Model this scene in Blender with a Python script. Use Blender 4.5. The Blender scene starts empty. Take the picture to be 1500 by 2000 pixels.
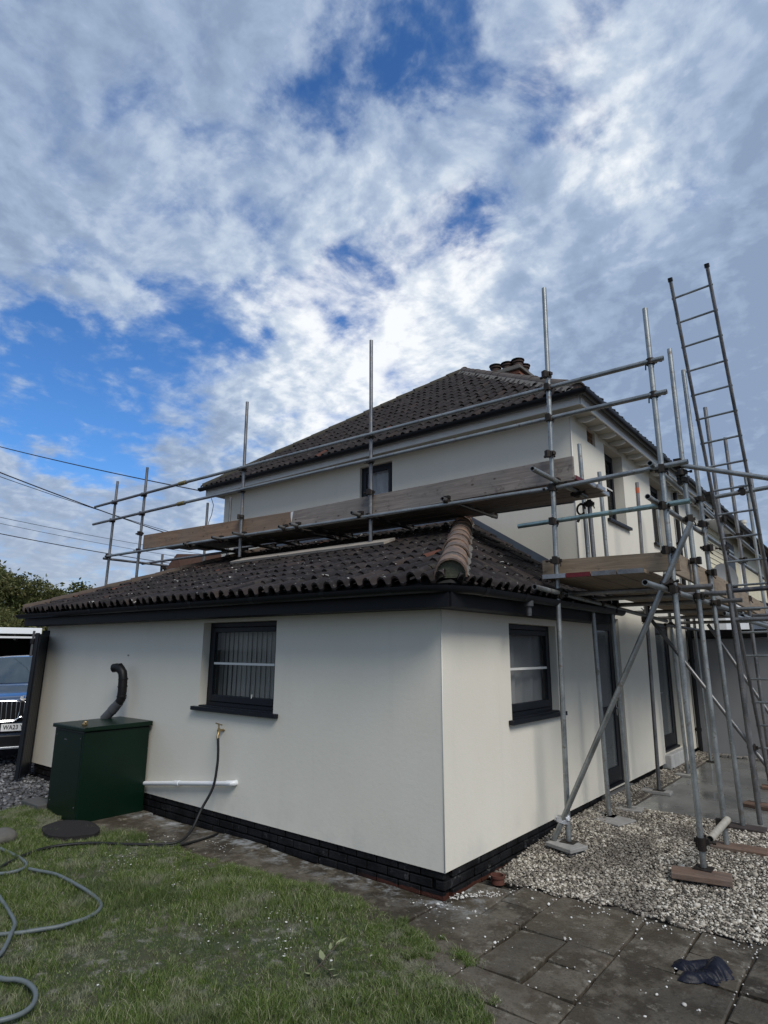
import bpy, bmesh, math, random
import numpy as np
from mathutils import Vector, Matrix

random.seed(7)
rng = np.random.default_rng(7)
R = math.radians
scn = bpy.context.scene
col = scn.collection

# ------------------------------------------------------------------ camera
def look_axes(yaw, pitch, roll):
    cy, sy, cp, sp = math.cos(yaw), math.sin(yaw), math.cos(pitch), math.sin(pitch)
    fwd = Vector((-sy*cp, cy*cp, sp)); right = Vector((cy, sy, 0)); up = right.cross(fwd)
    c, s = math.cos(roll), math.sin(roll)
    return c*right + s*up, -s*right + c*up, fwd
CAM = Vector((2.90996, -4.40258, 1.87090))
cr, cu, cf = look_axes(R(38.76312), R(12.65738), R(0.30686))
cam = bpy.data.cameras.new('camera')
cam.sensor_fit = 'VERTICAL'; cam.sensor_height = 24.0
cam.lens = 24.0*1198.558/2000.0
cam.clip_start = 0.05; cam.clip_end = 3000
co = bpy.data.objects.new('camera', cam); col.objects.link(co)
M3 = Matrix((cr, cu, -cf)).transposed()
co.matrix_world = Matrix.Translation(CAM) @ M3.to_4x4()
scn.camera = co

# ------------------------------------------------------------------ light
SUN_EL, SUN_AZ = R(46), R(114)          # azimuth from +y towards +x
sd = bpy.data.lights.new('sun', 'SUN'); sd.energy = 2.5; sd.angle = R(26); sd.color = (1.0, 0.955, 0.88)
so = bpy.data.objects.new('sun', sd); col.objects.link(so)
sdir = Vector((math.sin(SUN_AZ)*math.cos(SUN_EL), math.cos(SUN_AZ)*math.cos(SUN_EL), math.sin(SUN_EL)))
so.rotation_euler = sdir.to_track_quat('Z', 'Y').to_euler()

world = bpy.data.worlds.new('World'); scn.world = world; world.use_nodes = True
def build_sky():
    nt = world.node_tree; N = nt.nodes; Lk = nt.links; N.clear()
    def nd(t, **k):
        n = N.new(t)
        for a, b in k.items(): setattr(n, a, b)
        return n
    def inp(n, i, v):
        if isinstance(v, bpy.types.NodeSocket): Lk.new(v, n.inputs[i])
        else: n.inputs[i].default_value = v
    def math_(op, a, b=0.0, c=0.0, clamp=False):
        n = nd('ShaderNodeMath', operation=op, use_clamp=clamp)
        inp(n, 0, a); inp(n, 1, b)
        if op in ('MULTIPLY_ADD',): inp(n, 2, c)
        return n.outputs[0]
    def vmath(op, a, b=None, sc=None):
        n = nd('ShaderNodeVectorMath', operation=op); inp(n, 0, a)
        if b is not None: inp(n, 1, b)
        if sc is not None: inp(n, 3, sc)
        return n
    def ramp(v, a, b, c=0.0, d=1.0, kind='SMOOTHSTEP'):
        n = nd('ShaderNodeMapRange', interpolation_type=kind)
        inp(n, 0, v); inp(n, 1, a); inp(n, 2, b); inp(n, 3, c); inp(n, 4, d); return n.outputs[0]
    def mix(f, a, b, op='MIX'):
        n = nd('ShaderNodeMix', data_type='RGBA', blend_type=op)
        inp(n, 0, f); inp(n, 6, a); inp(n, 7, b); return n.outputs[2]
    def noise(vec, scale, detail, rough=0.55, dist=0.0):
        n = nd('ShaderNodeTexNoise'); inp(n, 'Vector', vec); inp(n, 'Scale', scale); inp(n, 'Detail', detail)
        inp(n, 'Roughness', rough); inp(n, 'Distortion', dist); return n.outputs[0]
    tc = nd('ShaderNodeTexCoord'); d = tc.outputs['Generated']
    dn = vmath('NORMALIZE', d).outputs[0]
    sep = nd('ShaderNodeSeparateXYZ'); Lk.new(dn, sep.inputs[0])
    z = math_('MAXIMUM', sep.outputs[2], 0.0)
    inv = math_('DIVIDE', 1.0, math_('ADD', z, 0.22))
    plane = vmath('SCALE', dn, sc=inv).outputs[0]          # a flat cloud layer seen in perspective
    warp = nd('ShaderNodeTexNoise'); inp(warp, 'Vector', plane); inp(warp, 'Scale', 2.4); inp(warp, 'Detail', 2.0)
    w = vmath('SCALE', vmath('SUBTRACT', warp.outputs['Color'], (0.5, 0.5, 0.5)).outputs[0], sc=0.16).outputs[0]
    pw = vmath('ADD', plane, w).outputs[0]
    def density(vec):
        big = noise(vec, 3.6, 8.0, 0.56); med = noise(vec, 8.5, 7.0, 0.57); fin = noise(vec, 20.0, 6.0, 0.58)
        return math_('ADD', math_('ADD', math_('MULTIPLY', big, 0.46), math_('MULTIPLY', med, 0.68)), math_('MULTIPLY', fin, 0.20))
    dens = density(pw)                                          # mean about 0.69
    wb = nd('ShaderNodeTexNoise'); inp(wb, 'Vector', plane); inp(wb, 'Scale', 5.0); inp(wb, 'Detail', 7.0); inp(wb, 'Roughness', 0.6)
    w2 = vmath('SCALE', vmath('SUBTRACT', wb.outputs['Color'], (0.5, 0.5, 0.5)).outputs[0], sc=0.30).outputs[0]
    dw = vmath('NORMALIZE', vmath('ADD', dn, w2).outputs[0]).outputs[0]
    def zone(g, r, inner=0.1):
        return ramp(vmath('DOT_PRODUCT', dw, tuple(Vector(g).normalized())).outputs[1], math.cos(R(r)), math.cos(R(r*inner)))
    # openings in the cloud layer: direction, angular radius (deg), strength
    gaps = [((-0.845, 0.394, 0.362), 10, .18), ((-0.865, 0.314, 0.393), 9, .13), ((-0.598, 0.604, 0.527), 6, .20), ((-0.342, 0.524, 0.78), 6, .20),
            ((-0.253, 0.641, 0.724), 7, .20), ((-0.512, 0.509, 0.692), 5, .14), ((-0.389, 0.703, 0.595), 5, .16), ((-0.723, 0.502, 0.474), 7, .18),
            ((-0.157, 0.769, 0.62), 5.5, .16), ((-0.50, 0.46, 0.74), 6, .11), ((-0.90, 0.22, 0.36), 9, .12), ((-0.465, 0.66, 0.59), 6, .13), ((-0.60, 0.40, 0.69), 8, .10), ((-0.80, 0.36, 0.49), 8, .10),
            ((-0.69, 0.33, 0.64), 7, .08), ((-0.42, 0.50, 0.76), 5, .09), ((-0.86, 0.40, 0.27), 6, .12)]
    bias = None
    for g, r, s in gaps:
        f = math_('MULTIPLY', zone(g, r), s)
        bias = f if bias is None else math_('ADD', bias, f)
    for g, r, s in [((-0.05, 0.86, 0.50), 24, .22), ((-0.36, 0.80, 0.48), 14, .10), ((-0.70, 0.22, 0.68), 20, .06)]:
        bias = math_('SUBTRACT', bias, math_('MULTIPLY', zone(g, r), s))
    cover = math_('SUBTRACT', math_('ADD', dens, 0.100), bias)
    mask = ramp(cover, 0.45, 0.80, 0.0, 0.98)
    # light side of the billows: the density falls off towards the sun
    off = vmath('ADD', pw, (0.018*math.sin(SUN_AZ)+.008, 0.018*math.cos(SUN_AZ)+.024, 0.006)).outputs[0]
    slope = math_('SUBTRACT', dens, density(off))
    lit = ramp(slope, -0.14, 0.16)
    thin = ramp(cover, 0.80, 0.60)
    bright = math_('ADD', math_('ADD', math_('MULTIPLY', lit, 0.46), math_('MULTIPLY', thin, 0.14)), 0.05)
    # brighter heads of cloud, and the flat grey banks
    for g, r, s in [((-0.50, 0.69, 0.52), 15, .42), ((-0.20, 0.69, 0.70), 8, .30), ((-0.62, 0.66, 0.42), 12, .34), ((-0.18, 0.78, 0.59), 9, .34), ((-0.70, 0.45, 0.56), 12, .24), ((-0.72, 0.66, 0.20), 14, .30), ((-0.28, 0.58, 0.76), 9, .10), ((-0.10, 0.62, 0.78), 16, .12), ((-0.40, 0.72, 0.56), 6, .25)]:
        bright = math_('ADD', bright, math_('MULTIPLY', zone(g, r), s))
    for g, r, s in [((-0.03, 0.90, 0.42), 22, .30), ((-0.68, 0.25, 0.70), 20, .10), ((-0.33, 0.72, 0.61), 9, .14), ((-0.80, 0.55, 0.25), 8, .18)]:
        bright = math_('SUBTRACT', bright, math_('MULTIPLY', zone(g, r), s))
    bright = math_('MAXIMUM', math_('MINIMUM', bright, 1.0), 0.0)
    cr_ = nd('ShaderNodeValToRGB'); Lk.new(bright, cr_.inputs[0])
    el = cr_.color_ramp.elements
    el[0].position = 0.0; el[0].color = (0.245, 0.325, 0.465, 1)
    el[1].position = 1.0; el[1].color = (0.88, 0.905, 0.93, 1)
    e = el.new(0.32); e.color = (0.33, 0.42, 0.575, 1)
    e = el.new(0.62); e.color = (0.50, 0.585, 0.705, 1)
    cloud = mix(1.0, cr_.outputs[0], (10.0, 10.0, 10.0, 1), 'MULTIPLY')
    sky = nd('ShaderNodeTexSky', sky_type='NISHITA'); sky.sun_disc = False
    sky.sun_elevation = SUN_EL; sky.sun_rotation = SUN_AZ; sky.air_density = 1.0; sky.dust_density = 0.6; sky.ozone_density = 2.2
    skyc = mix(1.0, sky.outputs[0], (SKYT[0], SKYT[1], SKYT[2], 1), 'MULTIPLY')
    out = mix(mask, skyc, cloud)
    # pale band at the horizon
    hz = ramp(sep.outputs[2], 0.30, 0.0, 0.0, 0.55)
    out = mix(hz, out, (4.3, 4.8, 5.5, 1))
    bg = nd('ShaderNodeBackground'); inp(bg, 0, out); inp(bg, 1, 0.1)
    wo = nd('ShaderNodeOutputWorld'); Lk.new(bg.outputs[0], wo.inputs[0])
SKYT = (0.52, 0.95, 1.42)
build_sky()

vs = scn.view_settings
vs.view_transform = 'Standard'; vs.look = 'None'; vs.gamma = 1.0; vs.exposure = 0.14; vs.use_curve_mapping = False
scn.render.engine = 'CYCLES'
scn.cycles.max_bounces = 6; scn.cycles.transparent_max_bounces = 8
scn.cycles.use_denoising = True

# ------------------------------------------------------------------ materials
def new_mat(name):
    m = bpy.data.materials.new(name); m.use_nodes = True
    nt = m.node_tree; b = nt.nodes['Principled BSDF']
    return m, nt, b
class NT:
    def __init__(s, nt): s.nt = nt; s.N = nt.nodes; s.L = nt.links
    def nd(s, t, **k):
        n = s.N.new(t)
        for a, b in k.items(): setattr(n, a, b)
        return n
    def inp(s, n, i, v):
        if isinstance(v, bpy.types.NodeSocket): s.L.new(v, n.inputs[i])
        else: n.inputs[i].default_value = v
    def noise(s, scale, detail=5, rough=.55, vec=None, dist=0.0):
        n = s.nd('ShaderNodeTexNoise'); s.inp(n, 'Scale', scale); s.inp(n, 'Detail', detail); s.inp(n, 'Roughness', rough); s.inp(n, 'Distortion', dist)
        s.inp(n, 'Vector', vec if vec is not None else s.pos()); return n.outputs[0]
    def pos(s):
        if not hasattr(s, '_p'):
            s._p = s.nd('ShaderNodeNewGeometry').outputs['Position']
        return s._p
    def obj(s):
        return s.nd('ShaderNodeTexCoord').outputs['Object']
    def scale(s, vec, sx, sy, sz):
        n = s.nd('ShaderNodeVectorMath', operation='MULTIPLY'); s.inp(n, 0, vec); s.inp(n, 1, (sx, sy, sz)); return n.outputs[0]
    def ramp(s, v, a, b, c=0.0, d=1.0):
        n = s.nd('ShaderNodeMapRange', interpolation_type='SMOOTHSTEP'); s.inp(n, 0, v); s.inp(n, 1, a); s.inp(n, 2, b); s.inp(n, 3, c); s.inp(n, 4, d); return n.outputs[0]
    def mix(s, f, a, b, op='MIX'):
        n = s.nd('ShaderNodeMix', data_type='RGBA', blend_type=op); s.inp(n, 0, f)
        for i, v in ((6, a), (7, b)):
            if not isinstance(v, bpy.types.NodeSocket) and len(v) == 3: v = (*v, 1)
            s.inp(n, i, v)
        return n.outputs[2]
    def math(s, op, a, b=0.0, clamp=False):
        n = s.nd('ShaderNodeMath', operation=op, use_clamp=clamp); s.inp(n, 0, a); s.inp(n, 1, b); return n.outputs[0]
    def bump(s, h, strength=.3, dist=.01, b=None):
        n = s.nd('ShaderNodeBump'); s.inp(n, 'Height', h); s.inp(n, 'Strength', strength); s.inp(n, 'Distance', dist)
        s.L.new(n.outputs[0], b.inputs['Normal'])
    def island(s):
        a = s.nd('ShaderNodeNewGeometry').outputs['Random Per Island']; o = s.nd('ShaderNodeObjectInfo').outputs['Random']
        return s.math('FRACT', s.math('ADD', a, o))
    def cramp(s, v, stops):
        n = s.nd('ShaderNodeValToRGB'); s.inp(n, 0, v); el = n.color_ramp.elements
        el[0].position = stops[0][0]; el[0].color = (*stops[0][1], 1); el[1].position = stops[-1][0]; el[1].color = (*stops[-1][1], 1)
        for p_, c_ in stops[1:-1]:
            e = el.new(p_); e.color = (*c_, 1)
        return n.outputs[0]

def simple(name, c, rough=.6, metal=0.0, var=.12, scale=6.0, bump=0.0, bscale=60, spec=None):
    m, nt, b = new_mat(name); t = NT(nt)
    n = t.noise(scale, 6)
    lo = tuple(x*(1-var) for x in c); hi = tuple(min(1, x*(1+var)) for x in c)
    t.L.new(t.mix(n, lo, hi), b.inputs['Base Color'])
    b.inputs['Roughness'].default_value = rough; b.inputs['Metallic'].default_value = metal
    b.inputs['Specular IOR Level'].default_value = spec if spec is not None else (.5 if metal > .2 or max(c) > .3 else .28)
    if bump: t.bump(t.noise(bscale, 4), bump, .01, b)
    return m

def m_render():
    m, nt, b = new_mat('painted_render'); t = NT(nt)
    n = t.noise(1.1, 6, .6); s = t.noise(90, 3)
    c = t.mix(t.ramp(n, .3, .75), (0.65, 0.618, 0.532), (0.69, 0.66, 0.575))
    st = t.noise(1.0, 5, .6, t.scale(t.pos(), 5, 5, .35))
    c = t.mix(t.ramp(st, .55, .80, 0, .12), c, (0.42, 0.41, 0.38))
    c = t.mix(t.ramp(t.noise(.55, 4, .5), .45, .70, 0, .12), c, (0.56, 0.54, 0.48))
    # splash dirt low down, dusty specks
    z = t.nd('ShaderNodeSeparateXYZ'); t.L.new(t.pos(), z.inputs[0])
    low = t.math('MULTIPLY', t.ramp(z.outputs[2], .50, .18), t.ramp(t.noise(3.0, 7, .65), .42, .72, 0, .35))
    c = t.mix(low, c, (0.43, 0.42, 0.40))
    t.L.new(c, b.inputs['Base Color']); b.inputs['Roughness'].default_value = .85
    b.inputs['Specular IOR Level'].default_value = .25
    h = t.math('ADD', t.math('MULTIPLY', s, .7), t.noise(26, 4))
    t.bump(h, .26, .005, b)
    return m

def m_tile(name, dark):
    m, nt, b = new_mat(name); t = NT(nt)
    r = t.island()
    if dark: stops = [(0, (.014, .0118, .0118)), (.55, (.022, .0180, .0175)), (.94, (.034, .027, .0255)), (.992, (.042, .030, .026)), (1, (.10, .04, .026))]
    else: stops = [(0, (.018, .014, .0135)), (.6, (.022, .0185, .018)), (.94, (.027, .022, .021)), (.992, (.035, .025, .021)), (1, (.08, .035, .025))]
    c = t.cramp(r, stops)
    n = t.noise(9, 7, .65)
    c = t.mix(t.ramp(n, .50, .72, 0, .6), c, (.070, .060, .056))
    l = t.noise(32, 6, .7)
    c = t.mix(t.ramp(l, .63, .72, 0, .6), c, (.20, .195, .18))
    if dark:
        sp = t.noise(13, 5, .65, dist=.6)
        c = t.mix(t.math('MULTIPLY', t.ramp(sp, .645, .675), t.ramp(t.noise(2.2, 4), .44, .56, .15, 1.0)), c, (.62, .61, .57))
        c = t.mix(t.ramp(t.noise(6, 7, .7, dist=.3), .58, .70, 0, .5), c, (.055, .052, .032))
    t.L.new(c, b.inputs['Base Color']); b.inputs['Roughness'].default_value = .58 if dark else .65; b.inputs['Specular IOR Level'].default_value = .12
    t.bump(t.noise(70, 5, .7), .5, .006, b)
    return m

def m_hip(name):
    m, nt, b = new_mat(name); t = NT(nt)
    n = t.noise(6, 7, .65); k = t.noise(22, 6, .7)
    c = t.cramp(n, [(.28, (.055, .046, .043)), (.44, (.115, .082, .066)), (.56, (.19, .122, .082)), (.66, (.28, .15, .09)), (.78, (.14, .11, .092))])
    c = t.mix(t.ramp(k, .55, .72, 0, .7), c, (.17, .158, .14))
    c = t.mix(t.ramp(t.noise(4.0, 5), .55, .7, 0, .75), c, (.05, .048, .05))
    t.L.new(c, b.inputs['Base Color']); b.inputs['Roughness'].default_value = .85
    t.bump(t.noise(55, 5, .7), .5, .008, b); return m

def m_galv(name, tint=(1, 1, 1), lo=.21, hi=.40, metal=.8):
    m, nt, b = new_mat(name); t = NT(nt)
    v = t.nd('ShaderNodeTexVoronoi'); t.inp(v, 'Scale', 85.0); t.inp(v, 'Vector', t.pos())
    sp = t.nd('ShaderNodeSeparateColor'); t.L.new(v.outputs['Color'], sp.inputs[0])
    n = t.noise(5, 6, .6)
    f = t.math('ADD', t.math('MULTIPLY', sp.outputs[0], .12), t.math('MULTIPLY', n, .95))
    c = t.mix(t.ramp(f, .25, .85), tuple(lo*x for x in tint), tuple(hi*x for x in tint))
    d = t.ramp(t.noise(10, 7, .72), .54, .66, 0, .8)
    c = t.mix(d, c, (.16, .13, .105))
    w = t.ramp(t.noise(30, 6, .7), .645, .68, 0, .8)
    c = t.mix(w, c, (.62, .62, .60))
    t.L.new(c, b.inputs['Base Color']); b.inputs['Metallic'].default_value = metal
    t.L.new(t.ramp(n, .3, .7, .34, .56), b.inputs['Roughness'])
    t.bump(t.noise(140, 3), .12, .002, b)
    return m

def m_wood(name, lo, hi, axis=0, grey=.5, stain=.0):
    m, nt, b = new_mat(name); t = NT(nt)
    s = [9, 9, 9]; s[axis] = .55
    g = t.noise(3.2, 7, .65, t.scale(t.pos(), *s), .6)
    s2 = [40, 40, 40]; s2[axis] = 1.6
    f = t.noise(1.8, 4, .6, t.scale(t.pos(), *s2))
    c = t.mix(t.ramp(g, .3, .7), lo, hi)
    c = t.mix(t.ramp(f, .52, .72, 0, .45), c, tuple(x*.5 for x in lo))
    c = t.mix(t.ramp(t.noise(1.3, 5), .42, .62, 0, grey), c, (.155, .145, .135))
    k = t.nd('ShaderNodeTexVoronoi'); t.inp(k, 'Scale', 4.2); t.inp(k, 'Vector', t.scale(t.pos(), *[1.0 if i == axis else 1.7 for i in range(3)]))
    c = t.mix(t.ramp(k.outputs[0], .115, .05, 0, .85), c, (.045, .028, .018))
    c = t.mix(t.ramp(t.noise(7, 8, .75), .55, .68, 0, .65), c, (.055, .046, .040))
    c = t.mix(t.ramp(t.noise(9, 5, .6, dist=.8), .76, .79, 0, .7), c, (.50, .48, .45))
    t.L.new(c, b.inputs['Base Color']); b.inputs['Roughness'].default_value = .8
    t.bump(t.math('ADD', f, g), .35, .006, b); return m

def m_slab():
    m, nt, b = new_mat('wet_flagstone'); t = NT(nt)
    r = t.nd('ShaderNodeObjectInfo').outputs['Random']
    base = t.cramp(r, [(0, (.030, .0235, .016)), (.5, (.047, .038, .026)), (1, (.068, .056, .040))])
    n = t.noise(3.2, 7, .62)
    c = t.mix(t.ramp(n, .44, .60, 0, .9), base, (.115, .100, .078))
    c = t.mix(t.ramp(t.noise(9, 9, .75), .53, .66, 0, .85), c, (.185, .168, .138))
    c = t.mix(t.ramp(t.noise(5, 8, .7, dist=.4), .56, .68, 0, .7), c, (.055, .036, .022))
    c = t.mix(t.ramp(t.noise(1.6, 5), .52, .66, 0, .6), c, (.030, .025, .019))
    c = t.mix(t.ramp(t.noise(38, 6, .7), .50, .68, 0, .55), c, (.022, .019, .015))
    c = t.mix(t.ramp(t.noise(60, 4, .6), .70, .74, 0, .8), c, (.42, .41, .38))
    # pale paint dust that has settled by the house corner and along the wall foot
    sp = t.nd('ShaderNodeSeparateXYZ'); t.L.new(t.pos(), sp.inputs[0])
    dn_ = t.math('MULTIPLY', t.ramp(sp.outputs[1], -.42, -.02), t.ramp(sp.outputs[0], .55, -.05))
    pd = t.math('MULTIPLY', dn_, t.ramp(t.noise(5, 8, .7), .46, .66, 0, .8))
    c = t.mix(pd, c, (.34, .36, .37))
    t.L.new(c, b.inputs['Base Color'])
    t.L.new(t.ramp(t.noise(2.4, 6), .35, .65, .42, .8), b.inputs['Roughness'])
    h = t.math('ADD', t.math('MULTIPLY', t.noise(6, 6, .6), 1.2), t.math('MULTIPLY', t.noise(45, 5, .6), .35))
    b.inputs['Specular IOR Level'].default_value = .3
    t.bump(h, .8, .018, b); return m

def m_lawn():
    m, nt, b = new_mat('lawn_soil'); t = NT(nt)
    c = t.mix(t.ramp(t.noise(4, 6), .4, .65), (.036, .050, .016), (.055, .055, .026))
    c = t.mix(t.ramp(t.noise(2.0, 6, .6), .56, .66, 0, .8), c, (.105, .092, .076))
    c = t.mix(t.ramp(t.noise(7, 7, .7), .52, .64, 0, .75), c, (.21, .20, .175))
    t.L.new(c, b.inputs['Base Color']); b.inputs['Roughness'].default_value = .9
    t.bump(t.noise(30, 6, .7), .8, .03, b); return m

def m_island(name, stops, rough=.7, spec=.4, noise_amt=.3, nscale=40, trans=0.0):
    m, nt, b = new_mat(name); t = NT(nt)
    c = t.cramp(t.island(), stops)
    n = t.noise(nscale, 4)
    c = t.mix(t.ramp(n, .35, .75, 0, noise_amt), c, tuple(x*.45 for x in stops[len(stops)//2][1]))
    t.L.new(c, b.inputs['Base Color']); b.inputs['Roughness'].default_value = rough; b.inputs['Specular IOR Level'].default_value = spec
    if trans:
        tr = t.nd('ShaderNodeBsdfTranslucent'); t.L.new(c, tr.inputs[0])
        mx = t.nd('ShaderNodeMixShader'); mx.inputs[0].default_value = trans
        o = nt.nodes['Material Output']; t.L.new(b.outputs[0], mx.inputs[1]); t.L.new(tr.outputs[0], mx.inputs[2]); t.L.new(mx.outputs[0], o.inputs[0])
    return m

def m_concrete():
    m, nt, b = new_mat('wet_concrete'); t = NT(nt)
    n = t.noise(1.3, 7, .6)
    c = t.mix(t.ramp(n, .35, .7), (.12, .12, .112), (.20, .20, .19))
    c = t.mix(t.ramp(t.noise(11, 6), .55, .75, 0, .5), c, (.09, .085, .078))
    t.L.new(c, b.inputs['Base Color'])
    wet = t.ramp(t.noise(.9, 5, .5), .40, .58)
    t.L.new(t.ramp(wet, 0, 1, .42, .09), b.inputs['Roughness'])
    b.inputs['Specular IOR Level'].default_value = .6
    t.bump(t.noise(20, 5), .10, .004, b); return m

def m_plinth():
    m, nt, b = new_mat('black_painted_brick'); t = NT(nt)
    sp = t.nd('ShaderNodeSeparateXYZ'); t.L.new(t.pos(), sp.inputs[0])
    c = t.mix(t.ramp(t.noise(6, 6), .35, .65), (.0035, .0035, .004), (.011, .0112, .0125))
    c = t.mix(t.ramp(t.noise(7, 9, .8), .58, .66, 0, .55), c, (.13, .13, .13))
    edge = t.math('ADD', sp.outputs[2], t.math('MULTIPLY', t.math('SUBTRACT', t.noise(5, 4), .5), .05))
    c = t.mix(t.math('MULTIPLY', t.ramp(edge, .012, .004), t.ramp(sp.outputs[0], -1.0, -.55)), c, (.060, .022, .015))       # where the black paint stops short of the ground
    t.L.new(c, b.inputs['Base Color']); b.inputs['Roughness'].default_value = .6
    b.inputs['Specular IOR Level'].default_value = .2
    t.bump(t.noise(50, 5, .7), .8, .010, b); return m

def m_glass(name, c=(.02, .025, .03), alpha=.32, rough=.03):
    m, nt, b = new_mat(name); t = NT(nt)
    b.inputs['Base Color'].default_value = (*c, 1); b.inputs['Roughness'].default_value = rough
    b.inputs['Alpha'].default_value = alpha; b.inputs['Specular IOR Level'].default_value = .6
    return m

MR = m_render()
MT = m_tile('weathered_pantile', True); MT2 = m_tile('brown_pantile', False)
MH = m_hip('weathered_hip_clay')
MG = m_galv('galvanised_tube', (.95, 1.0, .985)); MGd = m_galv('dull_tube', (.97, .96, .95), .13, .28); MGt = m_galv('teal_tube', (.72, 1.0, .98), .25, .45); MGb = m_galv('dark_tube', (.7, .8, 1.0), .03, .09, .3)
MFit = simple('coupler_steel', (.030, .024, .020), .6, .6, .5, 30)
MW1 = m_wood('weathered_board', (.160, .136, .118), (.28, .24, .21), 0, .55)
MW1b = m_wood('brown_board', (.175, .108, .066), (.27, .175, .11), 0, .25)
MW2 = m_wood('tan_board', (.18, .132, .085), (.29, .22, .145), 0, .12)
MW2y = m_wood('tan_board_long', (.18, .133, .088), (.27, .205, .138), 1, .2)
MWs = m_wood('sole_board_wood', (.095, .058, .040), (.17, .105, .072), 0, .35)
MWp = m_wood('pale_plank', (.23, .20, .165), (.36, .32, .27), 0, .1)
MSl = m_slab(); ML = m_lawn(); MC = m_concrete(); MP = m_plinth()
MAnth = simple('anthracite_frame', (.006, .0078, .0115), .45, 0, .2, 5, .05, 120)
MGut = simple('black_gutter', (.005, .0062, .0085), .42, 0, .25, 4)
MFas = simple('navy_fascia', (.0032, .0038, .0055), .6, 0, .25, 4)
MSof = simple('grey_soffit', (.60, .60, .58), .6, 0, .12, 5)
MGreen = simple('dark_green_paint', (.0010, .0105, .0052), .34, 0, .35, 3.5, .06, 25)
MBlk = simple('black_plastic', (.004, .004, .0045), .5, 0, .3, 10)
MGreyP = simple('grey_plastic', (.06, .063, .068), .5, 0, .25, 20)
MWhP = simple('white_plastic', (.72, .73, .74), .35, 0, .06, 5)
MLead = simple('lead_flashing', (.10, .12, .15), .5, .3, .25, 8)
MGlass = m_glass('window_glass', (.025, .03, .03), .22); MGlassD = m_glass('door_glass', (.085, .095, .10), .9, .10)
MBlind = simple('blind_fabric', (.56, .56, .50), .85, 0, .1, 6)
MCurt = simple('net_curtain', (.85, .87, .90), .85, 0, .15, 8)
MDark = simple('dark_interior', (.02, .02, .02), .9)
MBar = simple('white_bar', (.66, .66, .63), .45, 0, .05, 5)
MBrass = simple('brass', (.33, .24, .12), .4, .8, .3, 40)
MBrk = simple('chimney_brick', (.26, .11, .07), .85, 0, .4, 28, .6, 40)
MTerr = simple('terracotta', (.055, .034, .027), .8, 0, .3, 20)
MMort = simple('mortar', (.13, .122, .11), .9, 0, .25, 25, .6, 60)
MGrav = m_island('pebbles', [(0, (.035, .030, .025)), (.20, (.085, .073, .058)), (.40, (.19, .165, .130)), (.62, (.36, .325, .265)), (.84, (.52, .48, .405)), (1, (.72, .68, .60))], .55, .4, .35, 90)
def _dirt():
    nt = MGrav.node_tree; t = NT(nt); b = nt.nodes['Principled BSDF']; src = b.inputs['Base Color'].links[0].from_socket
    sp = t.nd('ShaderNodeSeparateXYZ'); t.L.new(t.pos(), sp.inputs[0])
    f = t.math('MULTIPLY', t.ramp(t.noise(1.9, 6, .65), .40, .62, 0, .72), t.ramp(sp.outputs[0], 2.0, 1.1))
    t.L.new(t.mix(f, src, (.085, .072, .060)), b.inputs['Base Color'])
_dirt()
MGravD = m_island('dark_gravel', [(0, (.03, .03, .032)), (.5, (.075, .075, .08)), (.85, (.14, .14, .145)), (1, (.30, .30, .30))], .6, .4, .3, 60)
MGrass = m_island('grass_blades', [(0, (.050, .090, .013)), (.35, (.090, .148, .025)), (.62, (.145, .200, .050)), (.84, (.21, .235, .10)), (1, (.42, .40, .28))], .6, .3, .2, 3, .28)
def _drift():
    nt = MGrass.node_tree; t = NT(nt); b = nt.nodes['Principled BSDF']; src = b.inputs['Base Color'].links[0].from_socket
    c = t.mix(t.ramp(t.noise(2.6, 7, .7), .50, .64, 0, .85), src, (.27, .27, .19))
    c = t.mix(t.ramp(t.noise(1.6, 5, .6, dist=.5), .52, .66, 0, .6), c, (.055, .085, .022))
    t.L.new(c, b.inputs['Base Color'])
    for n in nt.nodes:
        if n.type == 'BSDF_TRANSLUCENT': t.L.new(c, n.inputs[0])
_drift()
MGround = simple('soil_ground', (.055, .048, .040), .95, 0, .4, 8, .8, 30)
MTar = simple('tarmac', (.065, .066, .07), .8, 0, .3, 30, .5, 120)
MHoseG = simple('grey_hose', (.105, .125, .13), .45, 0, .35, 18)
MHoseB = simple('black_hose', (.012, .0125, .013), .5, 0, .6, 35)
MLeafA = m_island('leaves_dark', [(0, (.048, .068, .022)), (.5, (.082, .110, .034)), (.85, (.115, .135, .046)), (1, (.15, .145, .06))], .6, .3, .2, 2, .3)
MLeafB = m_island('leaves_olive', [(0, (.060, .072, .024)), (.5, (.105, .118, .036)), (.85, (.145, .145, .05)), (1, (.18, .155, .07))], .6, .3, .2, 2, .3)
MBark = simple('bark', (.075, .06, .045), .9, 0, .35, 12, .6, 40)
MCream = simple('cream_boarding', (.62, .56, .40), .6, 0, .1, 5)
MWallW = simple('white_wall', (.62, .63, .64), .8, 0, .08, 3, .2, 50)
MGreyW = simple('grey_render', (.21, .215, .22), .85, 0, .15, 2, .3, 60)
MCar = simple('car_paint', (.085, .12, .19), .14, .7, .1, 3); MCar.node_tree.nodes['Principled BSDF'].inputs['Coat Weight'].default_value = 1.0
MChr = simple('chrome', (.75, .76, .78), .15, 1.0, .05, 5)
MPlate = simple('plate_white', (.68, .68, .67), .4, 0, .05, 8)
MTyre = simple('tyre_rubber', (.018, .018, .018), .8)
MHead = simple('headlamp_glass', (.35, .38, .42), .12, .3, .1, 9)
MStone = simple('stone', (.10, .095, .085), .85, 0, .35, 9, .8, 25)
MCloth = simple('navy_cloth', (.0035, .0045, .012), .5, 0, .4, 9, .6, 30)
MWhite = m_island('paint_flakes', [(0, (.45, .44, .41)), (.5, (.66, .65, .61)), (1, (.78, .77, .74))], .7)
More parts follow.
